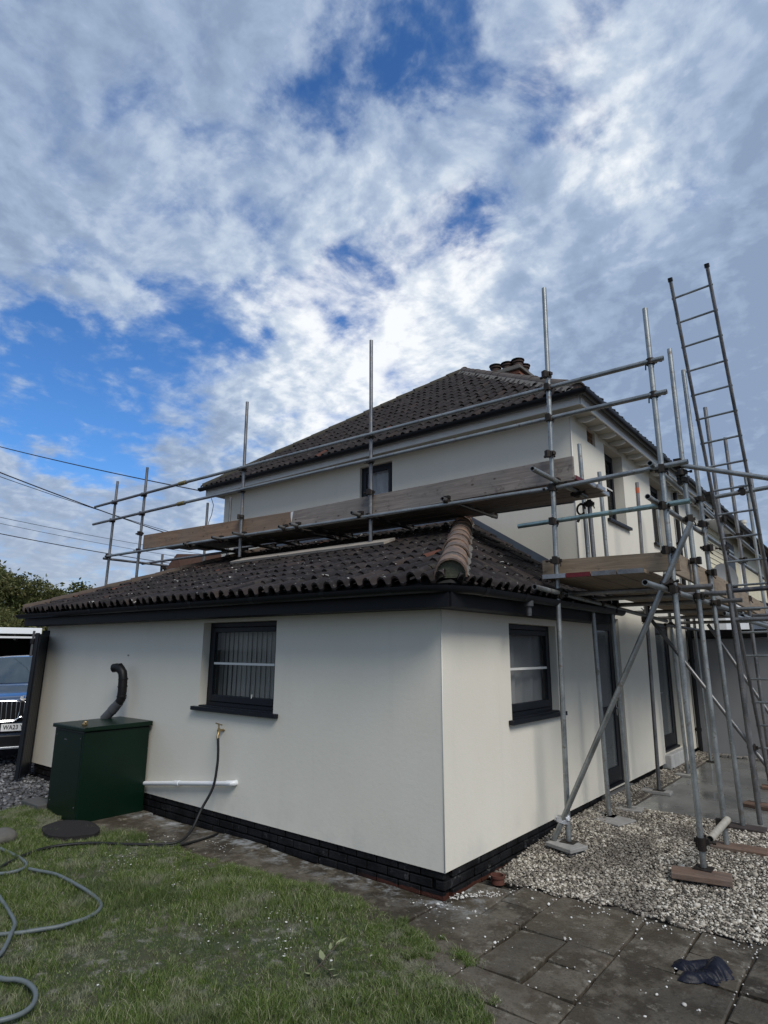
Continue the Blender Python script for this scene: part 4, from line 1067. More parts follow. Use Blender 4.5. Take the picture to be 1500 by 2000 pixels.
tube('ledger', (-9.3, 2.55, 3.64), (-5.8, 2.55, 3.62), MGd); tube('ledger', (-9.0, 2.9, 3.50), (-6.6, 2.9, 3.52), MGd)
for x, y0_, y1_ in ((-.95, 1.50, 2.78), (-2.31, 1.42, 2.85), (-3.50, 1.44, 2.85), (-3.77, 1.47, 2.7), (-4.72, 1.38, 2.8), (-5.3, 1.42, 2.8), (-6.2, 1.5, 2.8)):
    tube('transom', (x, y0_, 3.612), (x+.02, y1_, 3.605), MGd); coupler((x, yo+.005, 3.595), R(90), R(90)); coupler((x+.01, 2.72, 3.63), R(90), R(90))
tube('transom', (.42, 1.02, 3.615), (.44, 2.38, 3.60), MG); coupler((.42, yo+.02, 3.58), R(0), R(90)); coupler((.43, 2.1, 3.575), 0, R(90))
tube('transom', (-9.02, 1.55, 3.615), (-8.98, 2.95, 3.615), MGd); coupler((-9.0, 2.86, 3.56)); coupler((-7.93, 2.9, 3.5))
# loose coupler hanging under the end of the front lift, and the tube that props it
tube('standard', (.47, 2.42, 2.62), (.455, 2.42, 3.52), MGd); coupler((.455, 2.42, 3.52), R(200))
MB().tube([(.398, 4.56, 4.09), (.399, 4.56, 4.17)], TR+.002, 12).build('tape_mark', simple('orange_tape', (.45, .10, .04), .5, 0, .3, 40), sc, True)
MB().tube([(.40+.045*math.cos(t), 2.30, 3.44+.06*math.sin(t)) for t in np.linspace(0, 5.6, 14)], .012, 6).tube([(.40, 2.30, 3.385), (.37, 2.28, 3.31)], .008, 6).tube([(.375, 2.285, 3.325), (.362, 2.275, 3.295)], .016, 6).build('open_coupler', MFit, sc, True)
# toe boards and platform boards of the front lift
def board(name, x0, x1, y0, y1, z0, z1, mat, parent=None, bev=.006):
    return MB().box(x0, x1, y0, y1, z0, z1).build(name, mat, parent or sc, False, bev, 2)
def board2(name, P0, P1, thick, width, mat, vertical=True):
    a, b = Vector(P0), Vector(P1); d = (b-a).normalized(); up = Vector((0, 0, 1)); up = (up - d*up.dot(d)).normalized(); s = d.cross(up)
    hx, hy, hz = (b-a).length/2, thick/2, width/2
    if not vertical: hy, hz = width/2, thick/2
    return MB().obox((a+b)/2, d, s, up, hx, hy, hz).build(name, mat, sc, False, .006, 2)
MB().add([(-3.76, 1.6835, 3.86), (-3.70, 1.6835, 3.872), (-3.715, 1.6835, 3.80), (-3.735, 1.6835, 3.70), (-3.752, 1.6835, 3.78)], [(0, 4, 3, 2, 1)]).build('paint_drip', MPlate, sc)
board2('toe_board', (-7.83, 1.705, 3.838), (-3.745, 1.705, 3.742), .038, .268, MW1b)
board2('toe_board', (-3.738, 1.706, 3.744), (.575, 1.706, 3.754), .038, .268, MW1)
for k, y in enumerate((1.80, 2.04, 2.28, 2.52)):
    x1 = (.60, .64, .66, .62)[k]
    board2('platform_board', (-7.75+.2*k, y, 3.742), (-3.9+.1*k, y, 3.672), .038, .225, MW1, False); board2('platform_board', (-3.87+.1*k, y, 3.672), (x1, y, 3.648), .038, .225, MW1, False)
    MB().box(x1-.02, x1+.003, y-.112, y+.112, 3.627, 3.669).build('end_band', MRedB if k == 0 else MSilB, sc)

# side lift: ledgers, transoms, boards
tube('ledger', (.38, 1.03, 2.46), (.36, 5.6, 2.315), MG); tube('ledger', (.36, 5.5, 2.26), (.34, 8.0, 2.24), MGd)
tube('ledger', (1.405, .95, 2.43), (1.42, 5.3, 2.385), MG); tube('ledger', (1.45, 5.1, 2.34), (1.46, 8.3, 2.30), MG)
for y in (1.9, 2.55, 3.4, 4.65, 5.9, 7.2): tube('transom', (.15, y+.06, 2.50-.02*y), (1.72, y+.05, 2.50-.02*y), MGd)
for q, z in (('S1', 2.42), ('b', 2.37), ('c', 2.36), ('d', 2.30), ('e', 2.28), ('g', 2.42), ('h', 2.40), ('i', 2.37), ('k', 2.34), ('g', 2.78), ('h', 2.74), ('i', 2.68), ('g', 3.64), ('h', 3.60), ('h', 3.30), ('i', 3.58), ('k', 3.55), ('g', 3.22), ('i', 3.20), ('k', 3.18), ('h', 3.02), ('k', 2.62)): coupler(at(q, z), R(rng.uniform(0, 360)))
for y in (1.6, 2.8, 3.3, 4.6): coupler((.375, y, 2.42), R(90), R(90))
for k, x in enumerate((.375, .62, .87, 1.12)):
    board2('platform_board', (x, 1.5+.01*k, 2.605), (x, 5.35, 2.53), .038, .236, MW2y, False); board2('platform_board', (x, 5.36, 2.53), (x, 8.2, 2.48), .038, .236, MW2y, False)
    MB().box(x-.120, x+.120, 1.494+.01*k, 1.515+.01*k, 2.584, 2.627).build('end_band', (MSilB, MRedB, MGd, MGd)[k], sc)
board2('toe_board', (.165, 1.72, 2.712), (1.52, 1.72, 2.690), .038, .185, MW2)
board2('toe_board', (1.40, 1.75, 2.72), (1.415, 4.55, 2.625), .038, .225, MW2y); board2('toe_board', (1.425, 4.5, 2.62), (1.44, 8.2, 2.47), .038, .225, MW2y)
tube('guard_rail', (1.40, 1.28, 3.235), (1.40, 5.2, 3.20), MG); tube('guard_rail', (1.39, 4.9, 3.16), (1.39, 8.6, 3.12), MG)
tube('guard_rail', (1.395, 1.48, 3.60), (1.365, 4.3, 3.56), MG); tube('guard_rail', (1.36, 3.9, 3.62), (1.36, 8.6, 3.50), MG)
tube('ledger', (1.33, 3.36, 3.60), (2.35, 3.40, 3.665), MG); tube('ledger', (1.44, 2.42, 3.80), (2.45, 2.38, 3.43), MG)
coupler((1.43, 2.42, 3.80), R(90), R(90)); coupler((1.52, 3.37, 3.615), R(0), R(90)); coupler((1.86, 3.385, 3.64), R(0), R(90)); coupler((1.45, 2.44, 3.72), 0, 0)
tube('ledger', (1.68, 3.2, 2.52), (2.6, 3.25, 2.55), MGb); tube('ledger', (1.6, 3.5, 2.22), (2.7, 3.6, 2.23), MGd); tube('standard', (1.62, 3.55, .1), (1.60, 3.45, 2.62), MGd)
tube('ledger', (1.5, 3.6, 2.30), (1.95, 4.4, 2.12), MG)
# braces
tube('brace', (.215, 1.545, .135), (1.68, 1.548, 3.01), MG); coupler((1.42, 1.56, 2.48), R(0), R(60))
tube('brace', (.40, 4.66, 2.30), (1.62, 4.66, .47), MGd); coupler((1.46, 4.62, .73), R(0)); tube('brace', (.80, 6.2, 2.28), (1.9, 6.2, .2), MGd)
MB().tube([(.292, 1.575, .29), (.30, 1.58, .335)], .062, 12).tube([(.30, 1.575, .32), (.36, 1.555, .345)], .03, 7).tube([(.28, 1.57, .30), (.235, 1.55, .325)], .026, 7).build('tape_binding', MTape, sc, True)
# short stop-end tube between the two nearest outer feet
tube('ledger', (1.535, 1.70, .335), (1.535, 2.44, .345), simple('painted_tube', (.40, .37, .31), .6, .3, .35, 20), .031); coupler((1.487, 1.62, .33), 0); coupler((1.50, 2.46, .30), R(90))
MB().tube([(1.487, 1.61, .26), (1.487, 1.61, .30)], TR+.012, 12).build('sleeve_coupler', MFit, sc, True)

# sole boards on the ground: each can be lifted away
def sole(c, ang, lx, ly, h, z, mat, label):
    u = Vector((math.cos(R(ang)), math.sin(R(ang)), 0)); n_ = Vector((-u.y, u.x, 0))
    o = MB().obox((c[0], c[1], z+h/2), u, n_, (0, 0, 1), lx/2, ly/2, h/2).build('sole_board', mat, None, False, .006, 2)
    tag(o, label, 'timber board', 'sole boards under the scaffold feet')
MWdust = simple('dusty_timber', (.25, .245, .235), .9, 0, .35, 12, .5, 40)
sole((.34, 1.53), -18, .30, .24, .035, .088, MWdust, 'paint splashed square board under the taped scaffold foot nearest the house corner')
sole((1.49, 1.49), 12, .44, .21, .045, .078, MWs, 'brown sole board nearest the paving under the front outer scaffold pole')
sole((1.60, 2.47), 4, .46, .20, .045, .078, MWs, 'brown sole board behind the short cream tube, second outer foot')
sole((1.50, 3.28), -2, .42, .20, .042, .080, simple('dark_timber', (.05, .04, .038), .7, 0, .4, 10), 'dark sole board at the edge of the wet concrete')
sole((.32, 2.70), -14, .46, .34, .02, .101, MWdust, 'dust covered flat board on gravel under the second pole from the house corner')
sole((.36, 3.30), 10, .28, .22, .026, .095, MWdust, 'chalky board end on gravel beside the first glazed door')
sole((.31, 4.55), 4, .36, .18, .04, .064, MWdust, 'grey board on wet concrete between the two doors')
sole((.32, 6.0), -4, .26, .18, .035, .064, MWdust, 'small grey board on wet concrete below the second door')
sole((1.48, 4.56), -14, .36, .22, .04, .062, MWs, 'reddish brown board on wet concrete at the right edge')
sole((1.5, 5.85), 5, .36, .2, .035, .062, MWs, 'brown board farthest out on the wet concrete')
# the pale board laid on the tiles that carries two of the standards
sl_ = math.atan(SA); u = Vector((1, -.012, -.004)).normalized(); n0 = Vector((0, math.cos(sl_), math.sin(sl_))); n_ = (n0 - u*n0.dot(u)).normalized(); w_ = u.cross(n_)
o = MB().obox((-3.40, 1.65, ZE+SA*(1.65+OV)+.100), u, n_, w_, 1.56, .125, .019).build('sole_board', MWp, None, False, .005, 2)
tag(o, 'long pale plank lying on the extension roof tiles under two scaffold poles', 'timber board', 'sole boards under the scaffold feet')

# ladder
ld = thing('ladder', (1.75, 4.45, .06), 'tall steel pole ladder leaning against the scaffold on the right', 'ladder')
A0, B0 = Vector((1.64, 4.47, .06)), Vector((2.02, 4.47, .06)); A1, B1 = Vector((1.562, 2.36, 5.93)), Vector((1.935, 2.36, 5.95))
for a, b in ((A0, A1), (B0, B1)):
    MB().tube([a, b], .0185, 10).build('stile', MGd, ld, True); MB().tube([b-(b-a).normalized()*.03, b+(b-a).normalized()*.012], .026, 8).build('end_cap', MBlk, ld, True)
nr = 22
for k in range(nr):
    s = .035 + k*(.930/(nr-1)); a, b = A0.lerp(A1, s), B0.lerp(B1, s)
    d = (b-a).normalized(); MB().tube([a-d*.022, b+d*.022], .0125, 8).build('rung', MG, ld, True)

# ------------------------------------------------------------------ things by the front wall
bo = thing('oil_boiler', (-4.58, -.46, 0), 'dark green steel boiler cabinet with a black flue against the front wall', 'boiler')
mb = MB().box(-4.95, -4.23, -.84, -.04, -.02, .955); mb.build('casing', MGreen, bo, False, .012, 2)
V = [(-4.975, -.865, .957), (-4.205, -.865, .957), (-4.205, -.02, .957), (-4.975, -.02, .957), (-4.975, -.865, 1.0), (-4.205, -.865, 1.0), (-4.205, -.02, 1.012), (-4.975, -.02, 1.012)]
MB().add(V, [(0, 3, 2, 1), (4, 5, 6, 7), (0, 1, 5, 4), (1, 2, 6, 5), (2, 3, 7, 6), (3, 0, 4, 7)]).build('lid', MGreen, bo, False, .008, 2)
fl = [(-4.93, -.26, 1.0), (-4.84, -.22, 1.10), (-4.75, -.18, 1.205)]
MB().tube(fl, .058, 14).tube([(-4.84, -.22, 1.10), (-4.80, -.20, 1.15)], .062, 14).build('flue_elbow', MGreyP, bo, True)
m = MB().tube([(-4.77, -.19, 1.18), (-4.735, -.17, 1.24), (-4.73, -.165, 1.34), (-4.74, -.165, 1.50), (-4.755, -.17, 1.57), (-4.80, -.18, 1.615), (-4.865, -.195, 1.63), (-4.915, -.21, 1.622)], .055, 14, hollow=.14)
for z in (1.28, 1.40, 1.49): m.tube([(-4.733, -.165, z-.008), (-4.735, -.165, z+.008)], .060, 14)
m.build('flue_pipe', MBlk, bo, True)
sm = MB().box(-4.91, -4.27, -.8425, -.8405, .10, .93); sm.build('door_panel', MGreen, bo, False, .004, 1)
for q in (-4.88, -4.30):
    for zz in (.16, .88): MB().tube([(q, -.842, zz), (q, -.848, zz)], .008, 8).build('screw', MGreyP, bo)
MB().box(-4.93, -4.927, -.6, -.5, .82, .85).build('maker_plate', MGreyP, bo); MB().box(-4.69, -4.63, -.843, -.839, .835, .85).build('badge', MGreyP, bo)
o = MB().lathe([(.012, 0), (.03, .004), (.032, .018), (.018, .03), (.012, .045), (.005, .05)], 9, (-4.45, -.74, 1.0)).tube([(-4.45, -.74, 1.03), (-4.41, -.75, 1.045)], .008, 6).build('valve_fitting', MBrass, None, True); tag(o, 'small old brass fitting lying on the green boiler lid', 'fitting')
o = MB().box(-5.42, -4.97, -.93, -.72, -.05, .10).build('concrete_block', simple('dark_block', (.07, .07, .068), .9, 0, .3, 12, .6, 40), None, False, .012, 2); tag(o, 'dark concrete block on the ground left of the green boiler', 'block')
m = MB(); n = 28; pts = [(-3.93+.37*(1+.05*math.sin(3*t)+.03*math.sin(7*t))*math.cos(t), -1.03+.25*(1+.05*math.sin(4*t))*math.sin(t)) for t in np.linspace(0, 2*math.pi, n, endpoint=False)]
m.add([(x, y, .055) for x, y in pts]+[(x, y, .0) for x, y in pts], [tuple(range(n))]+[(n+k, n+(k+1) % n, (k+1) % n, k) for k in range(n)]).build('ground_cover_lid', MRbr, None)
tag(bpy.data.objects['ground_cover_lid'], 'round dark rubber cover on the grass in front of the boiler', 'lid')
def blob(name, c, r, mat, seed, sub=3, flat=1.0, amp=.16):
    v, f = ico(sub); g = np.random.default_rng(seed); k = g.normal(0, 1, (6, 3)); ph = g.uniform(0, 6, 6)
    d = 1 + amp*sum(np.sin(v@k[i]*1.9+ph[i]) for i in range(6))/2.2
    P = v*d[:, None]*np.array(r)[None]*np.array([1, 1, flat])[None] + np.array(c)[None]
    return mesh_np(name, P, f, mat, None, True)
tag(blob('stone', (-4.08, -1.63, .03), (.15, .11, .10), MStone, 4), 'dark rounded stone on the grass at the left edge', 'stone')
def hose(name, pts, r, mat, label, cat):
    P = [Vector(p)+Vector((0, 0, .014 if p[2] < .06 and p[0] < -.5 and r > .012 else 0)) for p in pts]; out = []
    for i in range(len(P)-1):                             # Catmull-Rom through the measured points
        a, b, c, d = P[max(i-1, 0)], P[i], P[i+1], P[min(i+2, len(P)-1)]
        for k in range(6):
            t = k/6; out.append(.5*((2*b)+(c-a)*t+(2*a-5*b+4*c-d)*t*t+(3*b-a-3*c+d)*t*t*t))
    out.append(P[-1]); o = MB().tube(out, r, 8).build(name, mat, None, 'all'); return tag(o, label, cat)
hose('garden_hose', [(-2.82, -.088, .94), (-2.80, -.09, .80), (-2.79, -.10, .66), (-2.80, -.13, .45), (-2.85, -.22, .25), (-2.80, -.36, .09), (-2.73, -.55, .022), (-2.85, -.74, .02), (-3.05, -.93, .026), (-3.32, -1.13, .03), (-3.48, -1.40, .03), (-3.43, -1.66, .03), (-3.24, -1.94, .03), (-2.9, -2.3, .03)], .0135, MHoseB, 'black garden hose hanging from the brass wall tap to the grass', 'hose')
hose('garden_hose', [(-2.90, -.80, .018), (-2.72, -.60, .016), (-2.69, -.3, .014), (-2.72, -.09, .02)], .011, MHoseB, 'short black hose end lying on the slab below the tap', 'hose')
hose('garden_hose', [(-4.6, -1.76, .03), (-3.81, -1.74, .03), (-3.53, -1.73, .03), (-3.29, -1.74, .03), (-3.12, -1.78, .03), (-3.04, -1.87, .032), (-3.06, -1.97, .03), (-3.14, -2.05, .03), (-3.2, -2.1, .028)], .0135, MHoseG, 'grey hose end looping on the grass nearest the dark stone', 'hose')
hose('garden_hose', [(-3.02, -1.80, .03), (-2.91, -1.77, .03), (-2.69, -1.72, .034), (-2.33, -1.72, .034), (-2.05, -1.74, .034), (-1.84, -1.78, .034), (-1.72, -1.86, .034), (-1.665, -1.98, .034), (-1.67, -2.07, .034), (-1.69, -2.15, .03), (-1.74, -2.25, .03), (-1.79, -2.35, .03), (-1.87, -2.45, .03), (-2.0, -2.62, .03)], .0135, MHoseG, 'long grey hose curving across the middle of the lawn', 'hose')
hose('garden_hose', [(-3.1, -2.1, .03), (-2.53, -2.2, .03), (-2.21, -2.26, .034), (-1.95, -2.32, .04), (-1.79, -2.40, .05), (-1.64, -2.49, .04), (-1.55, -2.56, .034), (-1.5, -2.66, .03)], .0135, MHoseG, 'grey hose length crossing over the long curved hose', 'hose')
hose('garden_hose', [(-1.55, -2.72, .03), (-1.25, -2.66, .034), (-1.17, -2.61, .034), (-1.07, -2.585, .034), (-.94, -2.60, .034), (-.83, -2.66, .034), (-.79, -2.74, .034), (-.82, -2.84, .034), (-.92, -2.95, .03), (-1.1, -3.0, .03)], .0135, MHoseG, 'grey hose bend lowest on the lawn at the bottom left', 'hose')

# small litter
o = MB().tube([(-.70, -.965, .02), (-.665, -.955, .045)], .017, 12).tube([(-.69, -.962, .026), (-.682, -.960, .031)], .0185, 12, mi=1).build('can', [MBlk, MSilB], None, True); tag(o, 'little black can lying in the grass near the slab edge', 'can')
o = MB().lathe([(.055, -.03), (.05, .012), (.060, .016), (.060, .034), (.048, .034), (.045, .0)], 18, (.15, .56, .03)).build('clay_gully', simple('red_clay', (.085, .032, .022), .75, 0, .3, 20), None, True); tag(o, 'red clay drain collar sunk in the pebbles by the wall', 'drain collar')
tw = MB(); stem = [(.04, -1.50, .03), (.03, -1.40, .045), (.0, -1.28, .06), (-.03, -1.17, .075)]; tw.tube(stem, .0035, 6, mi=1).tube([(.03, -1.40, .045), (.10, -1.40, .035), (.17, -1.43, .03)], .003, 5, mi=1)
for (x, y, z, ang, ln) in ((.02, -1.36, .05, 150, .085), (-.01, -1.27, .07, 130, .055), (-.02, -1.21, .07, 95, .06), (-.03, -1.18, .075, 60, .065), (.05, -1.48, .03, 250, .06), (.10, -1.40, .04, 350, .07), (.15, -1.43, .03, 20, .05)):
    u = Vector((math.cos(R(ang)), math.sin(R(ang)), .35)).normalized(); s = u.cross(Vector((0, 0, 1))).normalized(); c = Vector((x, y, z)); nz_ = Vector((0, 0, .008))
    P = [c, c+u*ln*.35+s*ln*.22, c+u*ln*.7+s*ln*.16, c+u*ln, c+u*ln*.7-s*ln*.16, c+u*ln*.35-s*ln*.22, c+u*ln*.35-nz_, c+u*ln*.7-nz_]
    tw.add(P, [(0, 6, 1), (1, 6, 7, 2), (2, 7, 3), (0, 5, 6), (5, 4, 7, 6), (4, 3, 7)])
o = tw.build('leafy_twig', [simple('pale_leaf', (.20, .22, .12), .6, 0, .2, 20), MBark], None); tag(o, 'broken twig with pale leaves lying on the grass', 'twig')
def cloth():
    n = 64; x0, x1, y0, y1 = 1.60, 1.98, -.16, .26; V = []; F = []
    def seg(x, y, ax, ay, bx, by):
        dx, dy = bx-ax, by-ay; t = max(0, min(1, ((x-ax)*dx+(y-ay)*dy)/(dx*dx+dy*dy))); return math.hypot(x-ax-t*dx, y-ay-t*dy), t
    H = {}
    for i in range(n):
        for j in range(n):
            x = x0+(x1-x0)*i/(n-1); y = y0+(y1-y0)*j/(n-1)
            w = .010*math.sin(38*x+9*math.sin(17*y))+.008*math.sin(51*y-14*x)
            d1, t1 = seg(x, y, 1.85, .16, 1.68, .045); d2, t2 = seg(x, y, 1.86, .02, 1.735, -.085); d3 = math.hypot((x-1.865)*1.1, (y-.10)*.85)
            d4, _ = seg(x, y, 1.83, .12, 1.83, .0)
            h = max(.040*(1-(d1/(.052+w))**2), .036*(1-(d2/(.045+w))**2), .085*(1-(d3/(.078+w))**2), .026*(1-(d4/(.07+w))**2))
            H[i, j] = h; V.append((x, y, max(.001, h + .30*w*(h > .008))+.002))
    for i in range(n-1):
        for j in range(n-1):
            if max(H[i, j], H[i+1, j], H[i, j+1], H[i+1, j+1]) > 0: F.append((i*n+j, (i+1)*n+j, (i+1)*n+j+1, i*n+j+1))
    o = MB().add(V, F).build('crumpled_cloth', MCloth, None, 'all'); tag(o, 'crumpled dark navy cloth lying on the wet flagstones', 'cloth')
cloth()

# ------------------------------------------------------------------ gate at the far corner
gt = thing('garden_gate', (-7.45, -.06, 0), 'dark boarded gate standing open at the far corner of the front wall', 'gate')
gd = Vector((.83, -.56, 0)).normalized(); gs = Vector((-gd.y, gd.x, 0)); G0 = Vector((-7.44, -.07, 0))
GL = Vector((cr.x*.022, cr.y*.022, 1)).normalized()
def gbox(name, a, b, z0, z1, s0, s1, mat): return MB().obox(G0+gd*((a+b)/2)+gs*((s0+s1)/2)+GL*((z0+z1)/2), gd, gs, GL, (b-a)/2, (s1-s0)/2, (z1-z0)/2).build(name, mat, gt, False, .004, 1)
gbox('post', -.06, .02, -.03, 2.14, -.05, .05, MAnth)
gbox('stile', .03, .10, .05, 2.06, -.025, .025, MAnth); gbox('stile', .53, .60, .05, 2.09, -.025, .025, MAnth)
for z in (.10, 1.0, 1.92): gbox('rail', .10, .53, z, z+.09, -.022, .022, MAnth)
for k in range(5): gbox('board', .045+.108*k, .045+.108*k+.103, .06, 2.06, .0265, .044, MAnth)
for z in (.35, 1.82): gbox('strap_hinge', -.03, .36, z, z+.04, -.036, -.027, MBlk)
gbox('latch', .50, .62, 1.93, 2.0, -.075, -.027, MBlk); gbox('latch', .585, .61, 1.75, 2.12, -.06, -.03, MGreyP)

# ------------------------------------------------------------------ car on the drive, nose to the viewer
CF = Vector((.928, -.373, 0)).normalized(); CS = Vector((-CF.y, CF.x, 0)); CO = Vector((-8.29, .10, .06))
car = thing('parked_car', CO, 'dark blue grey SUV parked nose out beside the house, half hidden by the gate', 'car')
def cp(s, x, z): return CO - CF*s + CS*x + Vector((0, 0, z))      # s back from the nose, x to the viewer's right
ST_ = [(0.0, .30, .70, .62, .86, .66, .985, .60), (.10, .24, .88, .62, .90, .84, 1.01, .76), (.45, .22, .965, .62, .955, .93, 1.07, .82), (1.25, .22, .98, .65, 1.02, .955, 1.135, .82),
       (1.32, .22, .98, .65, 1.03, .955, 1.16, .80), (2.10, .22, .985, .65, 1.06, .95, 1.60, .64), (2.8, .22, .985, .65, 1.07, .95, 1.665, .63), (3.8, .22, .98, .65, 1.08, .94, 1.63, .60), (4.45, .24, .95, .65, 1.08, .90, 1.40, .58), (4.75, .32, .86, .65, .98, .80, 1.05, .62)]
V = []; F = []; nr_ = 15
for s, zb, hw, zm, zb2, hb, zt, ht in ST_:
    half = [(0, zb), (hw*.86, zb), (hw*.96, zb+.09), (hw, zm), (hb, zb2), (ht+(hb-ht)*.10, zt-.045), (ht*.88, zt), (0, zt+.025)]
    ring = [(-x, z) for x, z in half[::-1]][:-1] + half; V += [cp(s, x, z) for x, z in ring]
nr_ = len(ring)
for i in range(len(ST_)-1):
    for k in range(nr_-1): F.append((i*nr_+k, i*nr_+k+1, (i+1)*nr_+k+1, (i+1)*nr_+k))
F += [tuple(range(nr_))[::-1], tuple(range((len(ST_)-1)*nr_, len(ST_)*nr_))]
b = MB().add(V, F).build('body', MCar, car, 'all', .0)
md = b.modifiers.new('round', 'SUBSURF'); md.levels = md.render_levels = 2
def patch(name, P, mat, parent=car):
    n = len(P[0]); v = [cp(*q) for row in P for q in row]; f = [(i*n+k, i*n+k+1, (i+1)*n+k+1, (i+1)*n+k) for i in range(len(P)-1) for k in range(n-1)]
    return MB().add(v, f).build(name, mat, parent, 'all')
def cgl(name, c):
    m_ = m_glass(name, c, 1.0, .04); return m_
MCarG = cgl('car_glass', (.03, .045, .055)); MCarG.node_tree.nodes['Principled BSDF'].inputs['Specular IOR Level'].default_value = 1.0
patch('windscreen', [[(1.36-.10*(1-abs(x)), x*.76, 1.165+.03*(1-x*x)) for x in (-1, -.5, 0, .5, 1)], [(1.74-.1*(1-abs(x)), x*.71, 1.415+.035*(1-x*x)) for x in (-1, -.5, 0, .5, 1)], [(2.06-.1*(1-abs(x)), x*.62, 1.61+.035*(1-x*x)) for x in (-1, -.5, 0, .5, 1)]], MCarG)
for sg in (-1, 1):
    patch('side_window', [[(1.62, sg*.945, 1.10), (2.16, sg*.69, 1.585)], [(2.5, sg*.955, 1.10), (2.6, sg*.675, 1.63)], [(3.5, sg*.945, 1.11), (3.5, sg*.655, 1.62)]][::1 if sg < 0 else -1], MCarG)
    m = MB().tube([cp(1.30, sg*.83, 1.13), cp(1.70, sg*.77, 1.40), cp(2.08, sg*.675, 1.615), cp(2.4, sg*.655, 1.675), cp(3.6, sg*.63, 1.68)], .022, 8); m.build('roof_pillar', MChr if False else MSilB, car, True)
    m = MB(); m.obox(cp(1.55, sg*1.08, 1.13), CF, CS, (0, 0, 1), .07, .12, .08); m.build('wing_mirror', MCar, car, True, .03, 3)
    patch('headlight', [[(.03, sg*.52, .78), (.03, sg*.52, .90)], [(.07, sg*.72, .79), (.09, sg*.72, .92)], [(.22, sg*.90, .84), (.26, sg*.88, .93)]][::-sg], MHead)
    for s_ in (.95, 3.8):
        c = cp(s_, sg*.86, .35); m = MB().tube([c-CS*.12, c-CS*.10, c+CS*.10, c+CS*.12], [.31, .355, .355, .31], 26); w = m.build('wheel', MTyre, car, True)
        m = MB().tube([c+CS*sg*.10, c+CS*sg*.125], [.25, .235], 22)
        for k in range(5):
            a = k*2*math.pi/5; m.tube([c+CS*sg*.128, c+CS*sg*.128+CF*.22*math.cos(a)+Vector((0, 0, .22*math.sin(a)))], .025, 6)
        m.build('rim', MSilB, w, True)
# grille: two framed openings with upright bars, bright lower lip
MB().obox(cp(.012, 0, .80), CF, CS, (0, 0, 1), .02, .62, .165).build('grille_recess', MBlk, car, False, .02, 2)
for sg in (-1, 1):
    m = MB(); pts = [(.03, .945), (.10, .965), (.38, .965), (.47, .93), (.49, .82), (.43, .675), (.10, .665), (.045, .70), (.03, .80), (.03, .945)]
    m.tube([cp(-.022, sg*x, z) for x, z in pts], .006, 8); g = m.build('grille', MChr, car, True)
    for k in range(6):
        x = .085 + k*.068; MB().tube([cp(-.02, sg*x, .955), cp(-.03, sg*x, .90), cp(-.012, sg*(x-.01), .68)], [.010, .006, .004], 6).build('grille_bar', MSilB, g, True)
m = MB().tube([cp(-.03, -.5, .645), cp(-.03, -.10, .650), cp(-.03, -.03, .70), cp(-.03, 0, .715), cp(-.03, .03, .70), cp(-.03, .10, .650), cp(-.03, .5, .645)], .014, 8).build('grille_lip', MChr, car, True)
MB().obox(cp(.02, 0, .54), CF, CS, (0, 0, 1), .035, .64, .075).build('bumper', MBlk, car, False, .03, 2)
MB().obox(cp(.06, 0, .335), CF, CS, (0, 0, 1), .05, .78, .11).build('lower_intake', MBlk, car, False, .03, 2); MB().obox(cp(.02, 0, .245), CF, CS, (0, 0, 1), .06, .70, .018).build('skid_plate', MSilB, car, False, .008, 2)
em = MB(); 
em.tube([cp(.022, 0, .995), cp(.005, 0, 1.005)], .044, 22); e = em.build('emblem', MChr, car, True)
for k in range(4):
    P = [cp(.003, 0, 1.006)]+[cp(.003, .032*math.cos(t), 1.006+.032*math.sin(t)) for t in np.linspace(k*math.pi/2, (k+1)*math.pi/2, 6)]
    MB().add(P, [tuple(range(7))]).build('emblem_quarter', (MBlu, MPlate)[k % 2], e)
pl_ = MB().obox(cp(-.022, 0, .555), CF, CS, (0, 0, 1), .004, .262, .057).build('number_plate', MPlate, car, False, .004, 1)
cu_ = bpy.data.curves.new('lettering', 'FONT'); cu_.body = 'WA23 Y'; cu_.size = .118; cu_.extrude = .0006; cu_.align_x = 'LEFT'; cu_.align_y = 'CENTER'; cu_.offset = .0022; cu_.space_character = 1.06
tmp = bpy.data.objects.new('lettering_curve', cu_); col.objects.link(tmp); bpy.context.view_layer.update()
me = bpy.data.meshes.new_from_object(tmp.evaluated_get(bpy.context.evaluated_depsgraph_get())); bpy.data.objects.remove(tmp)
lt = link('lettering', me, MBlk, pl_); me.name = 'lettering'
wd = max(v.co.x for v in me.vertices); kx = .285/wd
lt.matrix_local = Matrix.Translation(cp(-.0272, -.232, .555) - wl(pl_)) @ Matrix((CS, Vector((0, 0, 1)), CF)).transposed().to_4x4() @ Matrix.Diagonal((kx, .82, 1, 1))

# carport behind the car
gp_ = thing('carport', (-15.0, 0, 0), 'flat roofed carport with white fascia and dark interior behind the car', 'carport')
GO = Vector((-13.70, 2.51, 0))
def gp3(r, s, z): return GO + CS*r - CF*s + Vector((0, 0, z))
def gb(name, r0, r1, s0, s1, z0, z1, mat): return MB().obox(gp3((r0+r1)/2, (s0+s1)/2, (z0+z1)/2), CS, CF, (0, 0, 1), (r1-r0)/2, (s1-s0)/2, (z1-z0)/2).build(name, mat, gp_, False, .006, 1)
gb('fascia', -7, .0, -.03, .0, 2.21, 2.36, simple('white_fascia', (.80, .82, .84), .45, 0, .05, 3)); gb('roof', -7, 0, .002, 5.4, 2.22, 2.33, MGreyW)
gb('fascia', -7, .0, .02, .06, 2.10, 2.15, MWhP); gb('wall', -7, 0, 5.3, 5.4, -.06, 2.22, MDark); gb('wall', -.12, 0, .1, 5.3, -.06, 2.22, MDark); gb('wall', -7, -6.9, .1, 5.3, -.06, 2.22, MDark)
